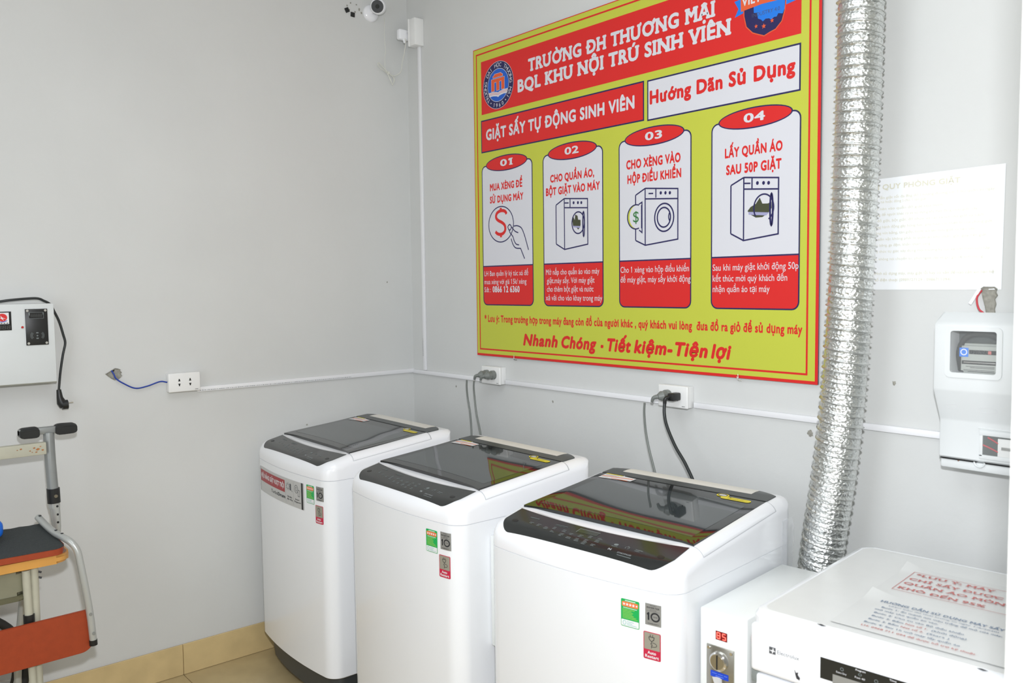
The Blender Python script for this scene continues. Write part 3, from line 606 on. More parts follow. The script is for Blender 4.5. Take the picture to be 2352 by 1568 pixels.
art('inspection_sticker', [rect(.0545, .281, .0745, .302)], BLB, mb, lambda a, b, l: (a, -.1048, b), 1)
art('inspection_sticker', [ring(.0645, .292, .0065, .0065, .0022, 24)], WPR, mb, lambda a, b, l: (a, -.1052, b), 1)
for z in (.2585, .2555, .2500, .2470): art('label_line', [rect(.064+.01*((z*1000) % 2), z, .132, z+.0010)], INK, mb, lambda a, b, l: (a, -.1048, b), 1)
tube('supply_cable', [(.045, -.070, .246), (.046, -.085, .290), (.062, -.090, .325), (.095, -.090, .336), (.130, -.090, .328), (.146, -.080, .300)], .0065, TYRE, t)
# breaker window
box('breaker_frame', .094, -.0825, .096, .184, -.0700, .108, METERP, t, .001)
box('breaker_frame', .094, -.0815, .046, .1015, -.0700, .1075, METERP, t, .001)
box('breaker_frame', .094, -.0815, .040, .184, -.0700, .050, METERP, t, .001)
box('breaker_frame', .090, -.0800, .1105, .184, -.0700, .1135, METERP, t, .001)
box('breaker_recess', .100, -.0786, .048, .176, -.070, .100, METERD, t, 0)
box('breaker', .134, -.0800, .050, .174, -.0780, .092, WPL, t, .0006); box('breaker_lever', .142, -.0812, .066, .166, -.0795, .073, GREYS, t, .0005)
tube('red_wire', [(.102, -.0788, .073), (.116, -.0790, .068), (.135, -.0788, .060)], .0018, REDW, t, 8)
tube('red_wire', [(.112, -.0788, .092), (.124, -.0790, .086), (.135, -.0788, .080)], .0018, REDW, t, 8)
box('breaker_pane', .1015, -.0822, .050, .176, -.0815, .096, CLEARP, t, 0)
bm = bmesh.new(); tube_bm(bm, [Vector((.094+.0115*math.cos(a), -.0765, .030+.0115*math.sin(a))) for a in [PI+PI*i/12 for i in range(13)]], .0022, 8); fromb('lock_loop', bm, METERP, t)
cyl('screw', (.045, -.0700, .0285), (0, 0, -1), .0035, .009, mat('brass', rgb(150, 110, 90), .4, metal=.6), t, 12)
art('embossed_mark', [ring(0, 0, .0130, .0130, .0012, 32, -150, 0), stroke([(-.012, 0), (.013, 0)], .0012)], WPR, t, lambda a, b, l: (.036+a, -.0985-b*.45-.0012, .165+b*.88), 1)
art('embossed_mark', [ring(0, 0, .022, .008, .0010, 32)], WPR, t, lambda a, b, l: (.115+a, -.0945-b*.45-.0012, .157+b*.88), 1)
tag(tube('red_wire', [(2.468, -.006, 1.470), (2.462, -.016, 1.455), (2.464, -.020, 1.438), (2.470, -.022, 1.424), (2.479, -.022, 1.416), (2.480, -.030, 1.408)], .0024, REDW, None, 8), 'short red wire looping out of the plaster above the meter box', 'wire')
tag(box('cable_tag', -.004, -.002, -.022, .004, 0, .022, WPR, None, .0005, 1, Matrix.Translation((2.456, -.014, 1.456)) @ Matrix.Rotation(math.radians(30), 4, 'Y')), 'white tape tag hanging beside the red wire above the meter box', 'tag')
# ------------------------------------------------------------------ foil duct
t = thing('foil_duct', 'silver foil flexible duct running down the back wall', 'duct', (2.16, -.12, 0))
ctr = catmull([(2.216, -.122, 3.0), (2.214, -.122, 2.6), (2.213, -.122, 2.2), (2.208, -.122, 1.876), (2.199, -.122, 1.546), (2.181, -.122, 1.208), (2.158, -.125, .975), (2.133, -.128, .79), (2.115, -.125, .60), (2.130, -.115, .42), (2.20, -.100, .27), (2.30, -.095, .22)], 14)
# resample evenly
Ls = [0]
for i in range(1, len(ctr)): Ls.append(Ls[-1]+(ctr[i]-ctr[i-1]).length)
def at(s):
    s = max(0, min(s, Ls[-1]-1e-6)); k = 0
    while Ls[k+1] < s: k += 1
    f = (s-Ls[k])/(Ls[k+1]-Ls[k]); return ctr[k].lerp(ctr[k+1], f)
pitch = .0272; tot = Ls[-1]; NP = int(tot/pitch*14); SEG = 36
bm = bmesh.new(); rings = []; nrm = Vector((1, 0, 0)); rnd = random.Random(3); wr = []
for i in range(NP+1):
    s = tot*i/NP; c = at(s); tg = (at(s+.01)-at(s-.01)).normalized(); nrm = (nrm-tg*nrm.dot(tg)).normalized(); bn = tg.cross(nrm); R = []
    for k in range(SEG):
        a = 2*PI*k/SEG; ph = (s/pitch+k/SEG) % 1; d = min(ph, 1-ph)*2
        r = .0540 + .0046*math.exp(-(d/.15)**2) - .0034*math.exp(-((ph-.15)/.07)**2) - .0008*math.sin(PI*d) + rnd.uniform(-.0006, .0006)
        R.append(bm.verts.new(c+(nrm*math.cos(a)+bn*math.sin(a))*r-Vector(t.location)))
    rings.append(R)
for i in range(NP):
    for k in range(SEG): bm.faces.new((rings[i][k], rings[i][(k+1) % SEG], rings[i+1][(k+1) % SEG], rings[i+1][k]))
fromb('foil_skin', bm, FOIL, t, 180)
P = []; nrm = Vector((1, 0, 0)); N = int(tot/pitch*24)
for i in range(N+1):
    s = tot*i/N; c = at(s); tg = (at(s+.01)-at(s-.01)).normalized(); nrm = (nrm-tg*nrm.dot(tg)).normalized(); bn = tg.cross(nrm)
    a = -2*PI*s/pitch; P.append(c+(nrm*math.cos(a)+bn*math.sin(a))*.0583-Vector(t.location))
bm = bmesh.new(); tube_bm(bm, P, .0011, 5); fromb('spiral_wire', bm, mat('wire_under_foil', rgb(196, 197, 194), .3, metal=.9), t, 60)
# ------------------------------------------------------------------ top-loading washers
def sstep(t): t = max(0, min(1, t)); return t*t*(3-2*t)
def interp(x, xs, ys):
    if x <= xs[0]: return ys[0]
    for i in range(len(xs)-1):
        if x <= xs[i+1]: return ys[i]+(ys[i+1]-ys[i])*(x-xs[i])/(xs[i+1]-xs[i])
    return ys[-1]
class Shape:
    def __init__(s, W, D, zs, zb, big):
        s.hw, s.D, s.zs, s.zb, s.r, s.bow, s.rb, s.R = W/2, D, zs, zb, .043, .027, .035, .034
        s.dl = .010 if big else 0       # lid line a little further back on the larger machine
        if big: s.px, s.pz = [-.03, .03, .11, .47, .525, .58], [.045, .066, .083, .120, .124, .121]
        else: s.px, s.pz = [-.03, .03, .10, .43, .49, .56], [.045, .064, .080, .117, .122, .119]
        s.vr = .470 if big else .430
    def vf(s, u):
        a = min(abs(u), s.hw); v = -s.bow*(1-(a/s.hw)**2)
        if a > s.hw-s.r: v += s.r-math.sqrt(max(0, s.r**2-(a-s.hw+s.r)**2))
        return v
    def vb(s, u):
        a = min(abs(u), s.hw); v = s.D
        if a > s.hw-s.rb: v -= s.rb-math.sqrt(max(0, s.rb**2-(a-s.hw+s.rb)**2))
        return v
    def top(s, v): return s.zs+(interp(v-.006, s.px, s.pz)+interp(v, s.px, s.pz)+interp(v+.006, s.px, s.pz))/3
    def vp(s, u): return .087-s.dl+.010*0+(.0+s.dl)+.27*u*u - (.013 if not s.dl else .005)
    def vl(s, u): return (.113 if s.dl else .102)+.013*(1-min(1, abs(u)/.27)**4)
    def surf(s, u, v, recess=True):
        k = 1-sstep((v-.0)/s.D); vv = v+s.bow*(1-(u/s.hw)**2)*k
        qx, qy = abs(u)-(s.hw-s.r), max(s.r-vv, vv-(s.D+.022-s.r))
        d = s.r-(math.hypot(max(qx, 0), max(qy, 0))+min(max(qx, qy), 0))
        R = s.R; d = max(0, d); z = s.top(v)
        if d < R: z -= R-math.sqrt(max(0, R*R-(R-d)**2))
        if recess:
            e = (1-sstep((abs(u)-.255)/.010))*sstep((v-s.vl(u)-.006)/.006)*(1-sstep((v-s.vr+.020)/.010)); z -= .012*e
            f = max(0, 1-(abs(u)/.235)**4)
            z -= f*(.0050*sstep((v-s.vp(u)-.001)/.012)+.022*sstep((v-s.vl(u)-.008)/.03))*(1-sstep((v-.19)/.04))
        return z
def loop(sh, inset=0, n=48):
    P = []; hw = sh.hw-inset; us = [hw*math.sin((-1+2*i/n)*PI/2) for i in range(n+1)]
    for u in us: P.append((u, sh.vf(u*sh.hw/hw)+inset))
    for u in us[::-1]: P.append((u, sh.vb(u*sh.hw/hw)-inset))
    return P
def loft(name, secs, m, parent, cap0=True, cap1=True, smooth=30):
    V, F = [], []; n = len(secs[0][0])
    for P, z in secs: V += [(p[0], p[1], z) for p in P]
    for k in range(len(secs)-1):
        for i in range(n): F.append((k*n+i, k*n+(i+1) % n, (k+1)*n+(i+1) % n, (k+1)*n+i))
    if cap0: F.append(tuple(range(n))[::-1])
    if cap1: F.append(tuple(range((len(secs)-1)*n, len(secs)*n)))
    return mesh(name, V, F, m, parent, smooth)
def patch(name, sh, us, lo, hi, nv, off, thick, m, parent, recess=False, smooth=35, zfun=None):
    # slab following the top surface between lo(u) and hi(u)
    V, F = [], []; nu = len(us)
    for lay in (0, 1):
        for u in us:
            for j in range(nv+1):
                v = lo(u)+(hi(u)-lo(u))*j/nv; z = (zfun or (lambda a, b: sh.surf(a, b, recess)))(u, v); V.append((u, v, z+(off if lay == 0 else off-thick)))
    N = nu*(nv+1); I = lambda l, i, j: l*N+i*(nv+1)+j
    for i in range(nu-1):
        for j in range(nv):
            F.append((I(0, i, j), I(0, i+1, j), I(0, i+1, j+1), I(0, i, j+1))); F.append((I(1, i, j), I(1, i, j+1), I(1, i+1, j+1), I(1, i+1, j)))
    for i in range(nu-1):
        F.append((I(0, i, 0), I(1, i, 0), I(1, i+1, 0), I(0, i+1, 0))); F.append((I(0, i, nv), I(0, i+1, nv), I(1, i+1, nv), I(1, i, nv)))
    for j in range(nv):
        F.append((I(0, 0, j), I(0, 0, j+1), I(1, 0, j+1), I(1, 0, j))); F.append((I(0, nu-1, j), I(1, nu-1, j), I(1, nu-1, j+1), I(0, nu-1, j+1)))
    return mesh(name, V, F, m, parent, smooth)
def lsp(a, b, n): return [a+(b-a)*i/n for i in range(n+1)]
def washer(label, W, D, zs, zb, big, loc, rz, long_sticker, lcd, film):
    sh = Shape(W, D, zs, zb, big); t = thing('washing_machine', label, 'washer', loc, rz, 'top-loading washing machines')
    # cabinet, dark plinth, feet
    g = .0011
    loft('cabinet', [(loop(sh, .004), zb), (loop(sh, 0), zb+.004), (loop(sh, 0), zs-g), (loop(sh, .003), zs)], WHITE, t, True, True)
    loft('plinth', [(loop(sh, .030), .034), (loop(sh, .022), zb+.002)], BASEK, t)
    for x, y in ((-1, 1), (1, 1), (-1, -1), (1, -1)):
        X = x*(sh.hw-.060); Y = .075 if y > 0 else D-.075
        bm = bmesh.new(); cyl_bm(bm, (X, Y, 0), (0, 0, 1), .026, .016, 20); cyl_bm(bm, (X, Y, .016), (0, 0, 1), .014, .030, 16); fromb('foot', bm, BASEK, t)
    # top cover: fine grid with rounded shoulder and hand recess
    NU, NV = 64, 150; V, F = [], []
    us = [sh.hw*math.sin((-1+2*i/NU)*PI/2) for i in range(NU+1)]
    def vs(u):
        a, b = sh.vf(u), sh.vb(u); out = []
        for j in range(NV+1):
            q = j/NV; q = interp(q, [0, .13, .62, .87, 1], [0, .07, .42, .92, 1]); out.append(a+(b-a)*q)
        return out
    for u in us:
        for v in vs(u): V.append((u, v, sh.surf(u, v)))
    for i in range(NU):
        for j in range(NV): a = i*(NV+1)+j; F.append((a, a+NV+1, a+NV+2, a+1))
    rim = [i*(NV+1) for i in range(NU+1)]+[i*(NV+1)+NV for i in range(NU, -1, -1)]
    # the end columns are straight runs between front and back corner arcs
    rim = [i*(NV+1) for i in range(NU+1)]+[NU*(NV+1)+j for j in range(1, NV)]+[i*(NV+1)+NV for i in range(NU, -1, -1)]+[j for j in range(NV-1, 0, -1)]
    base = len(V); n = len(rim)
    for k in rim: V.append((V[k][0], V[k][1], zs+g))
    for k in rim: V.append((V[k][0]*(1-.003/sh.hw), V[k][1]+(.003 if V[k][1] < .1 else -.003 if V[k][1] > D-.1 else 0), zs))
    for i in range(n):
        j = (i+1) % n; F.append((rim[i], base+i, base+j, rim[j])); F.append((base+i, base+n+i, base+n+j, base+j))
    mesh('top_cover', V, F, WHITEP, t, 40)
    # control panel
    def plo(u):
        a = abs(u); v = -.005+.07*u*u
        if a > .222: v += .046-math.sqrt(max(0, .046**2-(a-.222)**2))
        return v
    pu = [.2675*math.sin(x*PI/2) for x in lsp(-1, 1, 60)]
    phi = lambda u: max(sh.vp(u), plo(u)+.002)
    patch('control_panel', sh, pu, plo, phi, 14, .0014, .004, PANEL, t)
    # lid: black glass slab with a thick front lip, window, side frames
    lu = lsp(-.2715, .2715, 48); vr = sh.vr
    zl = lambda u, v: sh.surf(u, v, False)+.0030-.0050*max(0, min(1, (v-sh.vl(0))/(vr-sh.vl(0))))
    patch('lid_glass', sh, lu, sh.vl, lambda u: vr-.004, 26, .0026, .0100, GLASSB, t, zfun=zl)
    patch('lid_window', sh, lsp(-.243, .243, 30), lambda u: .150+sh.dl-.010*(u/.243)**2, lambda u: vr-.062+.012*(1-(u/.243)**2), 24, .0030, .0006, GLASSW, t, zfun=lambda u, v: zl(u, v)+.00016*math.sin(v*42+u*7)*math.cos(u*11))
    for sgn in (-1, 1):
        V, F = [], []; sec = []
        us2 = [.2725, .276, .280, .285, .290, .2935, .2965, sh.hw-.0055, sh.hw-.0032]
        vv = lsp(sh.vl(.27)+.0015, vr-.004, 24)
        for v in vv:
            for u in us2: V.append((sgn*u, v, sh.surf(u, v, False)+.0018))
            V.append((sgn*(sh.hw-.0036), v, sh.surf(sh.hw-.0036, v, False)-.002))
        n = len(us2)+1
        for i in range(len(vv)-1):
            for j in range(n-1): F.append((i*n+j, i*n+j+1, (i+1)*n+j+1, (i+1)*n+j))
        # closing strips at the two ends
        for i0 in (0, len(vv)-1):
            k0 = len(V)
            for j in range(n): x, y, z = V[i0*n+j]; V.append((x, y, z-.003))
            for j in range(n-1): F.append((i0*n+j, i0*n+j+1, k0+j+1, k0+j))
        mesh('lid_frame', V, F, WHITEP, t, 40)
        SG = mat('seam_grey', rgb(186, 188, 192), .6)
        sf = lambda a, b, l: (sgn*a, b, sh.surf(a, b, False)+.0004)
        art('frame_gap', [rect(sh.hw-.0032, vv[0], sh.hw-.0026, vv[-1], 1, 24)], SG, t, lambda a, b, l: (sgn*(a+.0006), b, sh.surf(a, b, False)+.0003), 1)
        art('frame_gap', [rect(.2725, vv[0]-.0022, sh.hw-.0025, vv[0]-.0002, 16, 1)], SG, t, sf, 1)
        art('frame_gap', [rect(.2725, vv[-1]+.0002, sh.hw-.0025, vv[-1]+.0045, 16, 1)], SG, t, sf, 1)
    # rear strip
    patch('hinge_cover', sh, lsp(-.2715, .2715, 40), lambda u: vr-.001, lambda u: vr+.082-.030*(max(0, abs(u)-.190)/.0815)**2, 12, .0022, .006, DGREY, t)
    patch('hinge_gap', sh, lsp(-.2715, .2715, 40), lambda u: vr-.0042, lambda u: vr-.0008, 1, .0008, .003, GAP, t)
    patch('rear_label', sh, lsp(-.2200, .2100, 30), lambda u: vr+.033, lambda u: vr+.0815-.030*(max(0, abs(u)-.190)/.0815)**2, 8, .0028, .0004, BEIGES, t)
    tm = lambda off: (lambda a, b, l: (a, b, zl(a, b)+.0034+off+.00025*l))
    q = vr
    def S(name, shp, m, layer, par=t): return art(name, shp, m, par, tm(0), layer)
    # yellow caution label
    yl = S('caution_label', [ell(.150, q-.016, .0165, .0125, 24), rrect(.150, q-.036, .238, q-.016, .009)] if False else [ell(.150, q-.013, .0185, .0125, 24), rrect(.152, q-.0365, .240, q-.018, .009)], YEL, 1)
    S('caution_mark', [ell(.150, q-.013, .0125, .0085, 20)], WPR, 2); S('caution_mark', [ring(.150, q-.013, .0125, .0085, .0022, 20), stroke([(.143, q-.019), (.157, q-.007)], .0025), rect(.176, q-.0235, .180, q-.0205)], INK, 3)
    S('caution_mark', [rect(.172, q-.0275, .230, q-.0265), rect(.172, q-.0305, .222, q-.0295)], mat('olive_ink', rgb(150, 140, 40), .5), 2)
    S('guide_label', [poly([(-.252, q-.050), (-.141, q-.038), (-.139, q-.010), (-.184, q-.006), (-.189, q+.0), (-.189, q-.002), (-.252, q+.0)][:5]+[(-.189, q-.004), (-.252, q-.004)])], WPR, 1)
    S('guide_stripe', [poly([(-.251, q-.010), (-.190, q-.010), (-.190, q-.004), (-.251, q-.004)])], YEL, 2)
    S('guide_stripe', [poly([(-.250, q-.032), (-.145, q-.022), (-.145, q-.017), (-.250, q-.027)]), rect(-.210, q-.0415, -.150, q-.0380)], ORS, 2)
    S('guide_line', [rect(-.246, q-.0155, -.200, q-.0145), rect(-.246, q-.0200, -.205, q-.0190), rect(-.246, q-.0400, -.222, q-.0390)], PRINTG, 3)
    # panel print
    pmf = lambda a, b, l: (a, b, sh.surf(a, b, False)+.0016+.0002*l)
    rnd = random.Random(4 if lcd else 9)
    pz = []
    for cx, cy in ((-.178, .040), (-.150, .036), (-.122, .032), (-.098, .040), (-.094, .026), (-.064, .038), (-.060, .020), (-.036, .034), (-.034, .018), (-.008, .034), (-.006, .016), (.020, .040), (.020, .024), (.020, .012), (.048, .044), (.048, .030), (.048, .014)):
        for k in range(rnd.choice((2, 3))): pz.append(rect(cx-.007, cy+k*.0042, cx-.007+rnd.uniform(.008, .015), cy+k*.0042+.0016))
    art('panel_print', pz, PRINTG, t, pmf, 1)
    art('panel_print', [rect(-.205, .066, -.172, .0695), rect(-.110, .062, -.070, .0645), rect(-.110, .0575, -.076, .0588)], mat('dim_print', rgb(92, 102, 102), .5), t, pmf, 1)
    art('lettering', [fit_text('START/PAUSE', .124, .164, .0120, .0042, .0), fit_text('N', .094, .103, .0150, .0065, .04)], mat('grey_panel_print', rgb(168, 174, 176), .5), t, pmf, 1)
    art('panel_print', [rect(.128, .0060, .168, .0072), rect(.160, .0380, .180, .0400), rect(.160, .0330, .174, .0345)], PRINTG, t, pmf, 1)
    art('power_symbol', [ring(.136, .0385, .0052, .0052, .0012, 20, -60, 240), stroke([(.136, .040), (.136, .0465)], .0012)], PRINTG, t, pmf, 1)
    art('panel_print', [ell(.102, .0400, .0065, .0045, 16), rect(.094, .0310, .112, .0325)], PRINTG, t, pmf, 1)
    for x in (-.232, .232): art('button', [ell(x, .036, .010, .0065, 20)], BLACK, t, pmf, 1)
    if lcd:
        art('display_frame', [stroke([(-.034, .052), (-.034, .071), (.030, .071)], .0016)], PRINTG, t, pmf, 1)
        art('display', [rect(-.033, .053, .030, .070)], mat('lcd_glass', rgb(52, 58, 50), .12), t, pmf, 1)
    # stickers on the bowed front
    def fm(off): return lambda a, b, l: (a, sh.vf(a)-.0006-.00022*l, b)
    F_ = fm(0)
    def A(name, shp, m, layer): return art(name, shp, m, t, F_, layer)
    def strip(x0, z0, x1, z1, n=10): return rect(x0, z0, x1, z1, n, 1)
    dz = zs-.798 if big else zs-.829
    gx0, gz0 = (.160, .703+dz) if big else (.176, .7385+dz)
    A('energy_label', [srect(gx0, gz0, gx0+.048, gz0+.065)], GREENS, 1)
    A('energy_label_foot', [srect(gx0+.0012, gz0+.0015, gx0+.0468, gz0+.0165, .002)], WPR, 2)
    A('energy_label_band', [srect(gx0+.003, gz0+.0475, gx0+.045, gz0+.0590, .0025)], ORS, 2)
    A('star', [star(gx0+.0085+.0082*k, gz0+.0532, .0042 if k < 4 else .0032) for k in range(5)], WPR, 3)
    A('label_line', [strip(gx0+.011, gz0+.0605, gx0+.038, gz0+.0622), strip(gx0+.006, gz0+.0440, gx0+.042, gz0+.0452)], WPR, 2)
    A('label_line', [strip(gx0+.004, gz0+.0200+.0034*k, gx0+.004+w_, gz0+.0210+.0034*k) for k, w_ in enumerate((.040, .036, .030, .026, .028, .024, .032))], mat('lime_print', rgb(170, 214, 90), .5), 2)
    A('energy_mark', [ring(gx0+.0095, gz0+.0090, .0038, .0050, .0011, 16), strip(gx0+.016, gz0+.0120, gx0+.034, gz0+.0130), strip(gx0+.016, gz0+.0080, gx0+.030, gz0+.0090), strip(gx0+.016, gz0+.0045, gx0+.042, gz0+.0055)], mat('teal_print', rgb(110, 190, 180), .5), 3)
    kx0, kz0 = (.223, .7205+dz) if big else (.237, .7560+dz)
    A('warranty_label', [strip(kx0, kz0, kx0+.0395, kz0+.050)], GREYS, 1)
    A('lettering', [fit_text('INVERTER', kx0+.004, kx0+.0355, kz0+.0390, .0040, .02), fit_text('SMART', kx0+.012, kx0+.028, kz0+.0452, .0022), fit_text('MOTOR', kx0+.012, kx0+.028, kz0+.0348, .0022), fit_text('WARRANTY', kx0+.006, kx0+.034, kz0+.0030, .0026, .01), fit_text('1', kx0+.004, kx0+.0105, kz0+.0115, .0185, .05)], INK, 2)
    A('ten_ring', [ring(kx0+.0250, kz0+.0205, .0098, .0090, .0036, 36)], INK, 2); A('lettering', [fit_text('YEAR', kx0+.0190, kx0+.0310, kz0+.0192, .0030)], INK, 2)
    A('label_line', [strip(kx0+.004, kz0+.0328, kx0+.0355, kz0+.0332)], INK, 2)
    rx0, rz0 = (.2185, .6405+dz) if big else (.2305, .6755+dz)
    A('restart_label', [srect(rx0, rz0, rx0+.043, rz0+.0640)], REDS, 1)
    A('restart_label_field', [srect(rx0+.002, rz0+.0230, rx0+.041, rz0+.0622, .001)], mat('warm_grey_foil', rgb(158, 154, 140), .4, metal=.15), 2)
    A('lettering', [fit_text('Auto', rx0+.0105, rx0+.0315, rz0+.0125, .0072, .025), fit_text('Restart', rx0+.0045, rx0+.0385, rz0+.0035, .0072, .025)], WPR, 2)
    px, pz_ = rx0+.0205, rz0+.0440
    A('plug_symbol', [stroke([(px-.0065, pz_+.009), (px-.0055, pz_+.003), (px, pz_-.0015), (px+.0055, pz_+.003), (px+.0065, pz_+.009), (px-.0065, pz_+.009)], .0015, True), stroke([(px-.003, pz_+.010), (px-.003, pz_+.0145)], .0014), stroke([(px+.003, pz_+.010), (px+.003, pz_+.0145)], .0014),
        stroke([(px, pz_-.001), (px, pz_-.005), (px-.002, pz_-.007), (px+.002, pz_-.009), (px, pz_-.011), (px, pz_-.017)], .0013), ring(px+.003, pz_-.0085, .0100, .0048, .0012, 30, -110, 100)], INK, 3)
    if long_sticker:
        z0, z1 = .706+dz, .802+dz
        A('promotion_label', [strip(-.250, z0, .158, z1, 30)], SILVS, 1)
        A('promotion_edge', [strip(.140, z0, .152, z1, 2), strip(-.250, z0, -.2465, z1, 2)], BLACK, 2)
        A('promotion_band', [strip(-.243, z1-.055, .014, z1-.010, 24)], DKR, 2)
        A('lettering', [fit_text('HIỆU NĂNG GIẶT VƯỢT TRỘI', -.236, .008, z1-.0405, .0175, .03)], WPR, 3)
        A('lettering', [fit_text('Turbo', -.118, -.052, z0+.0180, .0125, .0), fit_text('Drum', -.050, .016, z0+.0180, .0125, .035), fit_text('Tiết kiệm', .034, .072, z0+.0280, .0055, .01), fit_text('điện năng', .032, .076, z0+.0190, .0055, .01), fit_text('Smart', .096, .126, z0+.0280, .0055, .01), fit_text('Diagnosis', .090, .136, z0+.0190, .0055, .01)], INK, 3)
        A('energy_symbol', [ring(.040, z1-.028, .0085, .0085, .0016, 24), rect(.055, z1-.040, .066, z1-.016), stroke([(.070, z1-.038), (.074, z1-.044)], .002)]+[stroke([(.040+.011*math.cos(a), z1-.028+.011*math.sin(a)), (.040+.015*math.cos(a), z1-.028+.015*math.sin(a))], .0014) for a in [PI*k/5 for k in range(10)]], mat('mid_grey_ink', rgb(84, 86, 90), .5), 3)
        A('phone_symbol', [ring(.105, z1-.028, .0125, .0140, .0014, 28), ring(.105, z1-.028, .0060, .0070, .0012, 20), stroke([(.117, z1-.030), (.129, z1-.030), (.129, z1-.052), (.117, z1-.052)], .0014, True)], INK, 3)
        A('divider_line', [strip(.022, z0+.006, .0226, z1-.008, 1), strip(.083, z0+.006, .0836, z1-.008, 1)], PRINTG, 3)
    if film:
        V, F = [], []; rnd = random.Random(2); ny, nz = 8, 60
        for j in range(nz+1):
            for i in range(ny+1):
                y = D-.062+.060*i/ny; z = zb+.02+(sh.surf(sh.hw, y)-zb-.04)*j/nz
                V.append((sh.hw+.0012+rnd.uniform(0, .0022)*(.3+i/ny), y, z))
        for j in range(nz):
            for i in range(ny): F.append((j*(ny+1)+i, j*(ny+1)+i+1, (j+1)*(ny+1)+i+1, (j+1)*(ny+1)+i))
        mesh('plastic_film', V, F, mat('clear_film', rgb(250, 252, 255), .12, alpha=.35, spec=1), t, 180)
    return t
W1, W2, W3 = .609, .609, .603
washer('farthest white top-loading washer, in the corner, with a silver and red promotion label', W1, .530, .829, .125, False, (.085+W1/2, -.817, 0), -.025, True, False, False)
washer('middle white top-loading washer between the corner washer and the largest washer', W2, .530, .829, .125, False, (.825+W2/2, -.820, 0), -.012, False, False, False)
washer('nearest white top-loading washer, with the small display and the board reflected in its lid', W3, .560, .798, .095, True, (1.522+W3/2, -.759, 0), .099, False, True, True)
# ------------------------------------------------------------------ coin boxes
def coin_box(label, loc, rz, W, Hh, D, detail):
    t = thing('coin_box', label, 'coin box', loc, rz, 'coin control boxes')
    box('case', 0, 0, -Hh, W, D, 0, mat('coin_box_enamel', rgb(233, 236, 234), .35, noise=.02, nscale=6), t, .003)
    cx = W*.46
    if detail:
        m_ = lambda a, b, l: (a, -.0006-.0003*l, b)
        art('display', [rect(.040, -.064, .069, -.044)], LEDB, t, m_, 1)
        # seven segment digits
        def seg(x, z, w_, h, on):
            e = .0016; S = dict(a=[(x, z+h), (x+w_, z+h)], g=[(x, z+h/2), (x+w_, z+h/2)], d=[(x, z), (x+w_, z)], f=[(x, z+h/2), (x, z+h)], b=[(x+w_, z+h/2), (x+w_, z+h)], e=[(x, z), (x, z+h/2)], c=[(x+w_, z), (x+w_, z+h/2)])
            out = []
            for k in on: (a, b) = S[k]; out.append(stroke([a, b], e*1.5))
            return out
        art('led_digit', seg(.0435, -.0605, .0075, .013, 'abcdefg'), LEDR, t, m_, 2); art('led_digit', seg(.0575, -.0605, .0075, .013, 'afgcd'), LEDR, t, m_, 2)
        p = box('coin_plate', .018, -.003, -Hh+.02, .087, .002, -.079, STEEL, t, .001)
        for x, z in ((.0245, -.086), (.0805, -.086), (.0245, -Hh+.03), (.0805, -Hh+.03)): cyl('bolt', (x, -.003, z), (0, -1, 0), .0035, .0025, CHROME, t, 12)
        bm = bmesh.new(); tube_bm(bm, [Vector((.0510, y, -.111)) for y in (-.003, -.010, -.0125, -.0130)], lambda i, t: (.0225, .0215, .018, .012)[i], 40); fromb('coin_dial', bm, CHROME, t, 30)
        cyl('dial_ring', (.0510, -.0129, -.111), (0, -1, 0), .0160, .0008, STEEL, t, 32)
        box('coin_slot', .0495, -.0146, -.127, .0522, -.0120, -.095, GAP, t, 0)
        art('blue_label', [rrect(.029, -.151, .074, -.137, .0015)], BLUEL, t, lambda a, b, l: (a, -.0034, b), 1)
        art('label_line', [rect(.033, -.1425, .045, -.1415), rect(.048, -.1425, .060, -.1415), rect(.063, -.1425, .071, -.1415), rect(.042, -.1475, .062, -.1462)], mat('light_blue_ink', rgb(120, 150, 230), .5), t, lambda a, b, l: (a, -.0038, b), 1)
        V, F = [], []; rnd = random.Random(8)
        for j in range(9):
            for i in range(6): V.append((.040+.022*i/5+.024*j/8+rnd.uniform(-.002, .002), -.006-rnd.uniform(0, .008), -.147-.075*j/8))
        for j in range(8):
            for i in range(5): F.append((j*6+i, j*6+i+1, (j+1)*6+i+1, (j+1)*6+i))
        mesh('clear_plastic_scrap', V, F, mat('crumpled_clear_film', rgb(250, 252, 255), .08, alpha=.55, spec=1), t, 180)
        box('return_cup', .030, -.008, -Hh+.035, .074, -.002, -Hh+.075, CHROME, t, .002)
    else:
        box('coin_plate', .040, -.003, -Hh+.03, .068, .002, -.085, STEEL, t, .001)
        box('crumpled_tape', .044, -.006, -.215, .066, -.002, -.165, WPR, t, .001)
        box('power_lead', .058, .010, -Hh-.06, .066, .020, -Hh+.001, BLACK, t, .002)
    return t
coin_box('white coin box with a red number display, between nearest washer and dryer', (2.129, -.655, .760), .10, .118, .330, .40, True)
coin_box('narrow white coin box squeezed between the middle and nearest washers', (1.4385, -.712, .785), 0, .066, .320, .085, False)
# ------------------------------------------------------------------ dryer
DO = (2.345, -.777, 0)
t = thing('tumble_dryer', 'white front-loading dryer beside the partition wall, with paper notices on top', 'dryer', DO, .10)
DW, DD, DH = .600, .560, .850
bm = bmesh.new(); bx(bm, .004, .010, .020, DW-.004, DD, .822, .006, 3); fromb('cabinet', bm, WHITE, t)
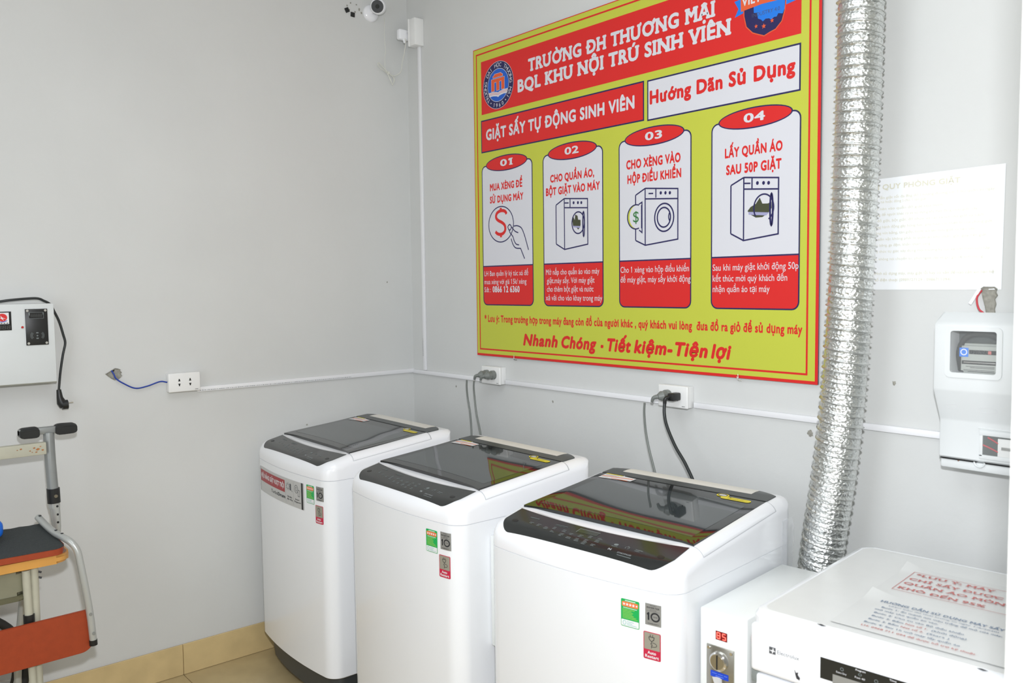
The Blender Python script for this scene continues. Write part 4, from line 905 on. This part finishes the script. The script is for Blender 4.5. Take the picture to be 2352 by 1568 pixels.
# worktop: rounded slab with raised rim
P = []
def rr(x0, y0, x1, y1, r, n=8): return rrect(x0, y0, x1, y1, r, n)[0]
loft('worktop_edge', [(rr(0, -.001, DW, DD, .03), .8215), (rr(-.001, -.003, DW+.001, DD+.001, .03), .824), (rr(-.001, -.003, DW+.001, DD+.001, .03), .838), (rr(.003, .002, DW-.003, DD-.003, .03), .8475), (rr(.012, .012, DW-.010, DD-.010, .028), .8508), (rr(.016, .016, DW-.014, DD-.014, .026), .8500)], WHITE, t)
loft('worktop', [(rr(.0135, .0135, DW-.012, DD-.012, .027), .8490), (rr(.0155, .0155, DW-.0135, DD-.0135, .026), .8505)], DRYT, t)
bm = bmesh.new(); bx(bm, -.0005, -.004, .726, DW+.0005, .030, .823, .008, 3); fromb('control_fascia', bm, WHITEP, t)
box('front_door_panel', .012, -.002, .06, DW-.006, .020, .722, WHITE, t, .004); box('toe_kick', .01, .010, 0, DW-.01, .03, .06, WHITE, t, .002)
for x in (.05, DW-.05):
    for y in (.06, DD-.05): cyl('foot', (x, y, 0), (0, 0, 1), .022, .024, BASEK, t, 16)
box('corner_bracket', -.002, .006, .700, .016, .026, .7255, mat('grey_clip', rgb(130, 136, 134), .4), t, .001)
bm = bmesh.new(); tube_bm(bm, [Vector((.30+.17*math.cos(a), -.006, .40+.17*math.sin(a))) for a in [2*PI*k/48 for k in range(49)]], .016, 10, False); fromb('porthole_ring', bm, WHITEP, t); cyl('porthole_glass', (.30, .002, .40), (0, -1, 0), .165, .008, GLASSB, t, 48)
dm = lambda a, b, l: (a, -.0044-.0003*l, b)
art('logo_plate', [stroke(rrect(.0345, .7635, .1095, .7945, .003)[0], .0006, True)], mat('light_grey_line', rgb(216, 219, 222), .4), t, dm, 1)
art('logo_mark', [rect(.0410, .7722, .0545, .7860)], mat('mid_grey_ink', rgb(84, 86, 90), .5), t, dm, 1)
art('logo_mark', [poly([(.0490, .7850), (.0500, .7850), (.0510, .7800), (.0540, .7790), (.0540, .7780), (.0500, .7775), (.0480, .7730), (.0470, .7730), (.0475, .7770), (.0420, .7788), (.0420, .7796), (.0478, .7802)])], WPR, t, dm, 2)
art('lettering', [fit_text('Electrolux', .0580, .1025, .7755, .0075, 0)], mat('light_grey_ink', rgb(128, 132, 136), .5), t, dm, 1)
art('touch_panel', [rect(.1440, .7555, .520, .7960)], PANEL, t, dm, 1)
art('panel_lettering', [fit_text('Extra Dry', .1745, .1935, .7755, .0032), fit_text('Program', .2100, .2280, .7905, .0032, .01), fit_text('Fast 40', .2090, .2270, .7765, .0032), fit_text('Time', .2700, .2820, .7905, .0032, .01), fit_text('Cotton', .2420, .2580, .7700, .0032)], WPR, t, dm, 2)
art('panel_symbol', [ring(.1850, .7845, .0028, .0028, .0008, 16), ring(.2180, .7845, .0028, .0020, .0008, 16), ring(.2470, .7815, .0030, .0030, .0008, 16)], PRINTG, t, dm, 2)
art('panel_sticker', [rect(.1680, .7480, .260, .7705)], GREYS, t, dm, 3)
art('smudge', [poly([(.0930, .7560), (.0965, .7500), (.1010, .7520), (.1000, .7470), (.1045, .7420), (.1035, .7370), (.0975, .7390), (.0955, .7450)])], mat('dark_scuff', rgb(52, 52, 56), .6), t, dm, 1)
for x, y in ((.139, .010), (.414, .008)): chip((0, 0, 0), (0, -1, 0), .001, 1, t) if False else art('paint_chip', [poly([(x-.009, y), (x-.002, y+.0035), (x+.009, y), (x+.002, y-.0035)])], mat('dark_scuff'), t, lambda a, b, l: (a, b, .8512+.0001*l), 1)
# papers on the dryer
def paper(label, u0, v0, u1, v1, z, curl, items, group='notices on the dryer'):
    c, s = math.cos(.10), math.sin(.10); o = thing('notice_sheet', label, 'paper', (DO[0], DO[1], 0), .10, group)
    V, F = [], []; nx, ny = 16, 12
    for j in range(ny+1):
        for i in range(nx+1):
            a, b = i/nx, j/ny; h = .0008+.0010*math.sin(a*7+b*2)*math.sin(b*3)+curl*max(0, 1-math.hypot(a/.18, (1-b)/.28))**1.5
            V.append((u0+(u1-u0)*a, v0+(v1-v0)*b, z+max(0.0003, h)))
    for j in range(ny):
        for i in range(nx): F.append((j*(nx+1)+i, j*(nx+1)+i+1, (j+1)*(nx+1)+i+1, (j+1)*(nx+1)+i))
    sh_ = mesh('sheet', V, F, PAPERS, o)
    for it in items: art('lettering', it[0], it[1], o, lambda a, b, l: (a, b, z+.0026+.0001*l), 1)
    return o
R_ = PALER
paper('upper laminated notice with red frame and red capitals on the dryer', .140, .247, .437, .457, .8512, .012, [([stroke([(.168, .286), (.168, .423), (.425, .423), (.425, .286)], .0012, True)], R_),
    ([fit_text('*LƯU Ý: MÁY', .176, .331, .401, .0140, .02, serif=True)], R_), ([fit_text('CHỈ SẤY ĐƯỢC', .174, .355, .366, .0140, .02, serif=True)], R_), ([fit_text('QUẦN ÁO MỎNG', .174, .385, .333, .0140, .02, serif=True)], R_), ([fit_text('KHÔ ĐẾN 95%', .175, .340, .298, .0140, .02, serif=True)], R_)])
b_ = PALEB
paper('lower laminated notice of blue and red drying instructions on the dryer', .144, .035, .441, .245, .8522, .010, [([fit_text('HƯỚNG DẪN SỬ DỤNG MÁY SẤY', .179, .400, .194, .0100, .02, serif=True)], b_), ([fit_text('(đảm bảo đủ thời lượng từ ngày 1/6/2020)', .200, .395, .180, .0048)], b_),
    ([fit_text('Bước 1: ấn mạnh nút màu trắng để mở cửa máy,', .192, .405, .163, .0068, .01)], b_), ([fit_text('mở máy cho quần áo vào.', .186, .302, .146, .0068, .01)], b_), ([fit_text('Bước 2: Cho xu vào Bộ điều khiển', .191, .351, .127, .0068, .01)], b_),
    ([fit_text('Bước 3: Bấm', .194, .252, .108, .0068, .01)], b_), ([fit_text('Nút số 1.', .256, .296, .108, .0068, .01)], R_), ([fit_text('(khởi động)', .302, .361, .108, .0068, .01)], b_), ([fit_text('Bước 3: Bấm', .195, .250, .089, .0068, .01)], b_), ([fit_text('Nút số 2.', .254, .294, .089, .0068, .01)], R_), ([fit_text('(Start )', .300, .338, .089, .0068, .01)], b_),
    ([fit_text('Bước 4: Sau 1h mở máy lấy quần áo', .194, .361, .070, .0068, .01)], b_), ([fit_text('LH: 0968 711 094 để được hỗ trợ kỹ thuật', .196, .391, .051, .0068, .01)], R_)])
tag(box('plastic_tub', 1.96, -.150, .0, 2.052, -.040, .672, GREENP, None, .01), 'green plastic showing behind the nearest washer by the duct foot', 'bin')
# ------------------------------------------------------------------ control box on the left wall
t = thing('control_box', 'white enamelled card-reader control box hung on the left wall', 'box', (0, -1.513, 1.187))
# local: y runs to the left (negative), x out of the wall
box('case', .004, -.300, 0, .072, 0, .266, BOXM, t, .004); box('front_cover', .072, -.302, -.002, .080, .001, .266, BOXM, t, .003); box('wall_plate', 0, -.28, .02, .006, -.01, .25, GALV, t, 0)
box('bottom_return', .010, -.300, -.0035, .0795, -.001, .001, mat('olive_metal', rgb(150, 150, 138), .5), t, .001)
box('hinge', .030, 0, .098, .052, .006, .116, WPL, t, .001)
cm = lambda a, b, l: (.0803+.0003*l, a, b)
rdr = box('card_reader', .0790, -.0870, .127, .0835, -.0200, .2485, BLACK, t, .0008)
cr = lambda a, b, l: (.0836+.0003*l, a, b)
art('reader_display', [rect(-.0765, .2165, -.0325, .2365)], GAP, rdr, cr, 1); art('reader_display_frame', [stroke([(-.0765, .2165), (-.0325, .2165), (-.0325, .2365), (-.0765, .2365)], .0008, True), rect(-.0765, .2270, -.0735, .2365), rect(-.0345, .2290, -.0325, .2365)], PRINTG, rdr, cr, 2)
art('reader_digit', [fit_text('88888', -.0715, -.0365, .2215, .0095, 0, .1)], mat('unlit_digit', rgb(62, 64, 62), .5), rdr, cr, 2)
for y, z in ((-.0805, .2430), (-.0265, .2430), (-.0805, .1335), (-.0265, .1335)): cyl('bolt', (.0832, y, z), (1, 0, 0), .0040, .0020, CHROME, t, 16)
art('card_symbol', [ring(-.0535, .1590, .0205-.0028*k, .0170-.0028*k, .0008, 20, a, a+80) for k in range(3) for a in (-40, 140)]+[rect(-.0570, .1665, -.0500, .1700), rect(-.0570, .1480, -.0500, .1515), rect(-.0560, .1570, -.0510, .1600), rect(-.0540, .1560, -.0528, .1610)], PRINTG, rdr, cr, 2)
cyl('indicator', (.080, -.0965, .1885), (1, 0, 0), .0048, .0020, CHROME, t, 16); cyl('indicator_lens', (.082, -.0965, .1885), (1, 0, 0), .0036, .0022, mat('red_lens', rgb(190, 30, 30), .3), t, 16)
dpl = box('timer_display', .0790, -.205, .180, .0820, -.1275, .2420, BLACK, t, .0006)
cd = lambda a, b, l: (.0822+.0003*l, a, b)
art('timer_label', [rect(-.200, .2010, -.1345, .2385)], WPR, dpl, cd, 1); art('timer_mark', [ell(-.1540, .2225, .0145, .0130, 28)], BRED, dpl, cd, 2)
art('timer_mark', [poly([(-.1650, .2230), (-.1570, .2210), (-.1590, .2290), (-.1535, .2225), (-.1430, .2180), (-.1530, .2195), (-.1490, .2120), (-.1570, .2190)])], WPR, dpl, cd, 3)
art('timer_mark', [stroke(cat2([(-.1680, .2110), (-.1590, .2080), (-.1500, .2090), (-.1400, .2120)]), .0022)], BBLUE, dpl, cd, 3)
art('timer_mark', [rect(-.168+.0085*k, .2025, -.1625+.0085*k, .2050) for k in range(4)], INK, dpl, cd, 3)
art('timer_digit', [fit_text('8888', -.182, -.1305, .1835, .0125, 0, .1)], mat('unlit_digit'), dpl, cd, 1)
t = thing('mains_cable', 'black mains cable looping over the wall control box, its angled plug dangling below', 'cable', (.040, -1.490, 1.115))
cord(t, [(.035, -1.700, 1.4590), (.045, -1.666, 1.462), (.050, -1.638, 1.466), (.050, -1.582, 1.4705), (.050, -1.553, 1.470), (.048, -1.535, 1.462), (.045, -1.515, 1.449), (.042, -1.503, 1.424), (.040, -1.489, 1.390), (.040, -1.478, 1.344), (.040, -1.473, 1.314), (.040, -1.4815, 1.275), (.040, -1.492, 1.216), (.040, -1.500, 1.151)], .0042, BCORD)
bm = bmesh.new(); tube_bm(bm, [Vector(p) for p in ((0, -.010, .038), (0, -.008, .010), (0, -.004, -.006), (0, .004, -.020))], lambda i, t: (.0075, .0105, .0150, .0150)[i], 14); fromb('grip', bm, BLACK, t, 50)
cyl('plug_face', (0, -.002, -.016), (0, 1, .02), .0165, .018, BLACK, t, 24)
for x in (-.009, .009): cyl('pin', (x, .015, -.008), (0, 1, .02), .0022, .017, CHROME, t, 10)
# ------------------------------------------------------------------ stacked furniture by the left wall
C0 = Vector((3.2995, -2.2067, 1.49635)); KF = .956   # desk and chair stand a little out from the wall
def out(p):
    q = C0+(Vector(p)-C0)*KF
    if p[2] < .02: q.z = p[2]
    return q
# post with a T handle
t = thing('t_handle_post', 'grey metal post with a black-gripped T handle leaning by the left wall', 'stand', (.245, -1.612, 0))
def L(p): return (p[0]-.245, p[1]+1.612, p[2])
bm = bmesh.new(); bx(bm, -.014, -.125/2, -.011, .014, .125/2, .011, .003, 2, Matrix.Translation(L((.22, -1.5985, 1.043))) @ Matrix.Rotation(math.radians(0), 4, 'X')); fromb('crossbar', bm, GALV, t)
def grip(y0, y1, z):
    V = []; S = ((0, .012), (.12, .017), (.35, .0175), (.85, .0165), (1, .011)); bm = bmesh.new()
    rings = []
    for f, h in S:
        y = y0+(y1-y0)*f; rings.append([bm.verts.new(L((.22+a*.021, y, z+b*h))) for a, b in ((-1, -1), (-1, .55), (-.5, 1), (.5, 1), (1, .55), (1, -1))])
    for i in range(len(rings)-1):
        for k in range(6): bm.faces.new((rings[i][k], rings[i][(k+1) % 6], rings[i+1][(k+1) % 6], rings[i+1][k]))
    bm.faces.new(rings[0][::-1]); bm.faces.new(rings[-1]); bmesh.ops.bevel(bm, geom=bm.edges[:], offset=.002, segments=2, affect='EDGES'); fromb('grip', bm, BLACK, t)
grip(-1.558, -1.493, 1.043); grip(-1.604, -1.661, 1.041)
tube('post', [L(p) for p in ((.225, -1.576, 1.035), (.23, -1.576, .95), (.235, -1.573, .838))], .0165, GALV, t, None or 18)
cyl('collar', L((.236, -1.573, .853)), (0, .02, -1), .0195, .048, BLACK, t, 24)
cyl('collar_screw', L((.2545, -1.569, .830)), (1, -.3, 0), .0055, .0040, CHROME, t, 14)
cyl('collar_ring', L((.236, -1.572, .8055)), (0, .01, -1), .0165, .0180, SILV, t, 20)
bm = bmesh.new(); tube_bm(bm, [Vector(L(p)) for p in ((.237, -1.571, .810), (.238, -1.570, .76), (.238, -1.568, .725), (.238, -1.568, .695), (.215, -1.600, .655), (.190, -1.655, .60), (.185, -1.690, .3), (.185, -1.700, .012))], lambda i, t: (.0150, .0150, .0130, .0110, .0110, .0110, .0110, .0110)[i], 16); fromb('inner_tube', bm, SILV, t, 50)
for z in (.795, .768, .742): cyl('adjustment_hole', L((.2525-.0005*(z < .76), -1.5665, z)), (1, -.3, 0), .0036, .0010, BLACK, t, 12)
cyl('rubber_foot', L((.185, -1.700, .0)), (0, 0, 1), .016, .03, TYRE, t, 16)
# rusty cream frame
t = thing('metal_frame', 'cream metal frame with a rust-spotted top rail behind the T-handle post', 'frame', (.255, -1.88, 0))
def L2(p): return (p[0]-.255, p[1]+1.88, p[2])
box('top_rail', -.012, -.14, .972, .012, .2875, 1.011, CREAM, t, .003)
for i, (y, z, r) in enumerate(((-1.617, .992, .006), (-1.628, .997, .004), (-1.604, .988, .004), (-1.640, .989, .003), (-1.610, 1.000, .0025), (-1.665, .998, .004), (-1.675, .996, .0025), (-1.622, .983, .0035), (-1.634, .984, .002))): chip(L2((.2675, y, z)), (1, 0, 0), r, 60+i, t, RUST, 'rust_spot', 6, .6)
box('upright', -.012, -.13, .0, .012, -.10, .972, CREAM, t, .003); box('upright', -.0118, .262, .0, .0118, .284, .9721, CREAM, t, .003) if False else None
# wooden-topped stool / desk with tray and cream legs
t = thing('school_desk', 'small light wood desk with cream legs under the upturned orange chair', 'desk', (.40, -1.85, 0))
def L3(p): q = out(p); return (q.x-.40, q.y+1.85, q.z)
TZ = Matrix.Translation((0, 0, 0))
P = rrect(.130, -2.05, .330, -1.548, .045, 8)[0]
def slab(name, P, z0, z1, m, parent, Lf, bev=.004):
    bm = bmesh.new(); a = [bm.verts.new(Lf((x, y, z0))) for x, y in P]; b = [bm.verts.new(Lf((x, y, z1))) for x, y in P]; n = len(P)
    bm.faces.new(a[::-1]); bm.faces.new(b)
    for i in range(n): bm.faces.new((a[i], a[(i+1) % n], b[(i+1) % n], b[i]))
    if bev: bmesh.ops.bevel(bm, geom=[e for e in bm.edges if len({round(v.co.z, 4) for v in e.verts}) == 1], offset=bev, segments=3, affect='EDGES')
    return fromb(name, bm, m, parent, 40)
slab('desk_top', P, .628, .6555, WOOD, t, L3, .007); slab('laminate', rrect(.136, -2.044, .324, -1.554, .040, 8)[0], .6548, .6568, WOODT, t, L3, 0)
art('paper_label', [rect(.296, -1.630, .314, -1.578)], PRINTG, t, lambda a, b, l: L3((a, b, .6575)), 1)
slab('tray', rrect(.15, -2.03, .312, -1.674, .03, 6)[0], .545, .628, TRAY, t, L3, .012); slab('tray_lip', rrect(.146, -2.034, .316, -1.670, .03, 6)[0], .530, .547, mat('dark_tray', rgb(96, 94, 70), .6), t, L3, .004)
for x, y in ((.300, -1.652), (.155, -1.628), (.300, -2.02), (.155, -2.02)): tube('leg', [L3((x, y, .630)), L3((x+.002, y-.002, .3)), L3((x+.004, y-.004, .0))], .0125, CREAM, t, 16)
tube('folding_brace', [L3((.310, -1.676, .622)), L3((.312, -1.674, .47))], .0115, CREAM, t, 14); cyl('brace_sleeve', L3((.312, -1.674, .480)), (0, 0, -1), .0155, .06, BLACK, t, 18)
tube('folding_brace', [L3((.312, -1.674, .425)), L3((.314, -1.672, .2)), L3((.314, -1.672, .0))], .0105, CREAM, t, 14)
for z, a in ((.608, 1), (.590, 1)): cyl('bracket_bolt', L3((.303, -1.641, z)), (.3, 1, -.4*a), .0030, .010, INK, t, 8)
# upturned orange chair
t = thing('orange_chair', 'upside-down chair with dark seat pad, orange boards and silver tube, on the desk', 'chair', (.40, -1.82, .694))
def L4(p): q = out(p); return (q.x-.40, q.y+1.82, q.z-.694)
def quadslab(name, A, m, thick, nrm, rad=0, bev=.002):
    bm = bmesh.new(); n = Vector(nrm).normalized()*thick; a = [bm.verts.new(L4(p)) for p in A]; b = [bm.verts.new(Vector(L4(p))-n) for p in A]; k = len(A)
    bm.faces.new(a); bm.faces.new(b[::-1])
    for i in range(k): bm.faces.new((a[i], b[i], b[(i+1) % k], a[(i+1) % k]))
    bmesh.ops.recalc_face_normals(bm, faces=bm.faces)
    if bev: bmesh.ops.bevel(bm, geom=bm.edges[:], offset=bev, segments=2, affect='EDGES')
    return fromb(name, bm, m, t, 40)
# seat: front edge near x=.335, rear edge rises towards the wall
def seatpt(u, v, h): # u 0..1 along y from right end, v 0..1 from front to wall side
    x = .338-.190*v; y = -1.560-.36*u-.028*v*(1-u)*1.0; z = .6760+.052*v*0.85+.004*u+h; return (x, y, z)
def seatplate(name, m, h0, h1, inset, wob=0):
    V, F = [], []; nu, nv = 24, 12
    for h in (h1, h0):
        for i in range(nu+1):
            for j in range(nv+1):
                u = inset+(1-inset)*i/nu; v = inset+(1-2*inset)*j/nv
                # rounded right corners
                e = .10; 
                if u < e: 
                    f = 1-u/e; lo = inset+ .16*(1-math.sqrt(max(0, 1-f*f))); v = lo+(1-inset-lo)*(j/nv)
                p = seatpt(u, v, h+(wob*math.sin(i*1.7+j)*(h == h1))); V.append(L4(p))
    N = (nu+1)*(nv+1); I = lambda l, i, j: l*N+i*(nv+1)+j
    for i in range(nu):
        for j in range(nv): F.append((I(0, i, j), I(0, i, j+1), I(0, i+1, j+1), I(0, i+1, j))); F.append((I(1, i, j), I(1, i+1, j), I(1, i+1, j+1), I(1, i, j+1)))
    for i in range(nu): F.append((I(0, i, 0), I(0, i+1, 0), I(1, i+1, 0), I(1, i, 0))); F.append((I(0, i, nv), I(1, i, nv), I(1, i+1, nv), I(0, i+1, nv)))
    for j in range(nv): F.append((I(0, 0, j), I(1, 0, j), I(1, 0, j+1), I(0, 0, j+1))); F.append((I(0, nu, j), I(0, nu, j+1), I(1, nu, j+1), I(1, nu, j)))
    return mesh(name, V, F, m, t, 50)
seatplate('seat_board', ORG, -.0185, .0, 0); seatplate('seat_lining', FABR, -.001, .0022, .012, .0008)
tube('side_tube', [L4(p) for p in ((.150, -1.602, .742), (.20, -1.592, .726), (.255, -1.578, .710), (.300, -1.562, .700), (.325, -1.546, .686), (.337, -1.533, .660), (.343, -1.527, .620), (.349, -1.520, .560), (.352, -1.513, .500), (.354, -1.507, .440), (.356, -1.502, .360))], .0105, SILV, t, 16)
cyl('tube_end', L4((.149, -1.6022, .7422)), (-.9, -.15, .3), .0106, .004, SILV, t, 16)
cyl('end_cap', L4((.356, -1.5025, .364)), (0, .03, -1), .0118, .017, BLACK, t, 18)
for p in ((.160, -1.600, .7505), (.262, -1.576, .7185), (.292, -1.565, .7120)): cyl('rivet', L4(p), (0, 0, 1), .0042, .0022, INK, t, 10)
for p in ((.3650, -1.508, .452), (.3680, -1.502, .388)): cyl('screw', L4((p[0]-.001, p[1], p[2])), (1, -.25, 0), .0050, .0030, GALV, t, 14)
# backrest board hanging at the end of the tube
def bb_outline():
    y0, y1 = -1.95, -1.497; z0, z1 = .324, .462; r = .038; P = []
    P += [(y1-r+r*math.sin(a), z0+r-r*math.cos(a)) for a in [PI/2*k/6 for k in range(7)]]
    P += [(y1-.012+.012*math.cos(a), z1-.012+.012*math.sin(a)) for a in [PI/2*k/4 for k in range(5)]]
    P += [(y0, z1), (y0, z0)]; return P
A = [(.344, y, z+(y+1.50)*.012) for y, z in bb_outline()]
quadslab('backrest_board', A, ORG, .010, (1, 0, 0), 0, .0015)
# second tube on the hidden end
tube('side_tube', [L4(p) for p in ((.150, -1.93, .742), (.255, -1.93, .712), (.325, -1.93, .686), (.340, -1.93, .62), (.346, -1.93, .50), (.348, -1.93, .36))], .0105, SILV, t, 16)
# bicycle-like wheel behind the desk
t = thing('spoked_wheel', 'black rubber tyred wheel with thin spokes standing behind the desk legs', 'wheel', (.10, -1.76, 0))
R = .232
def circ(r, n=64): return [Vector((0, r*math.cos(2*PI*k/n), R+r*math.sin(2*PI*k/n))) for k in range(n+1)]
for nm, r, tr_, m_ in (('tyre', R-.014, .014, TYRE), ('rim', R-.033, .008, GALV), ('hand_rim', R-.052, .005, BLACK)):
    bm = bmesh.new(); tube_bm(bm, circ(r), tr_, 10, False); o = fromb(nm, bm, m_, t, 60)
cyl('hub', (-.02, 0, R), (1, 0, 0), .018, .04, GALV, t, 20)
for k in range(24):
    a = 2*PI*k/24; cyl('spoke', (.0, .015*math.cos(a), R+.015*math.sin(a)), (0, math.cos(a+.3), math.sin(a+.3)), .0011, R-.046, CHROME, t, 6)
t.rotation_euler = (0, 0, 0); t.location = (.075, -1.865, 0); t.scale = (1, 1, 1)
# blue object edge
t = tag(box('blue_crate', .30, -1.95, .756, .40, -1.7425, .812, mat('blue_plastic', rgb(20, 104, 214), .35), None, .02, 4), 'bright blue plastic box edge on the upturned orange chair at the left', 'box')
for o in list(bpy.data.objects):
    if o.type == 'MESH' and not o.data.materials: o.data.materials.append(WHITE)
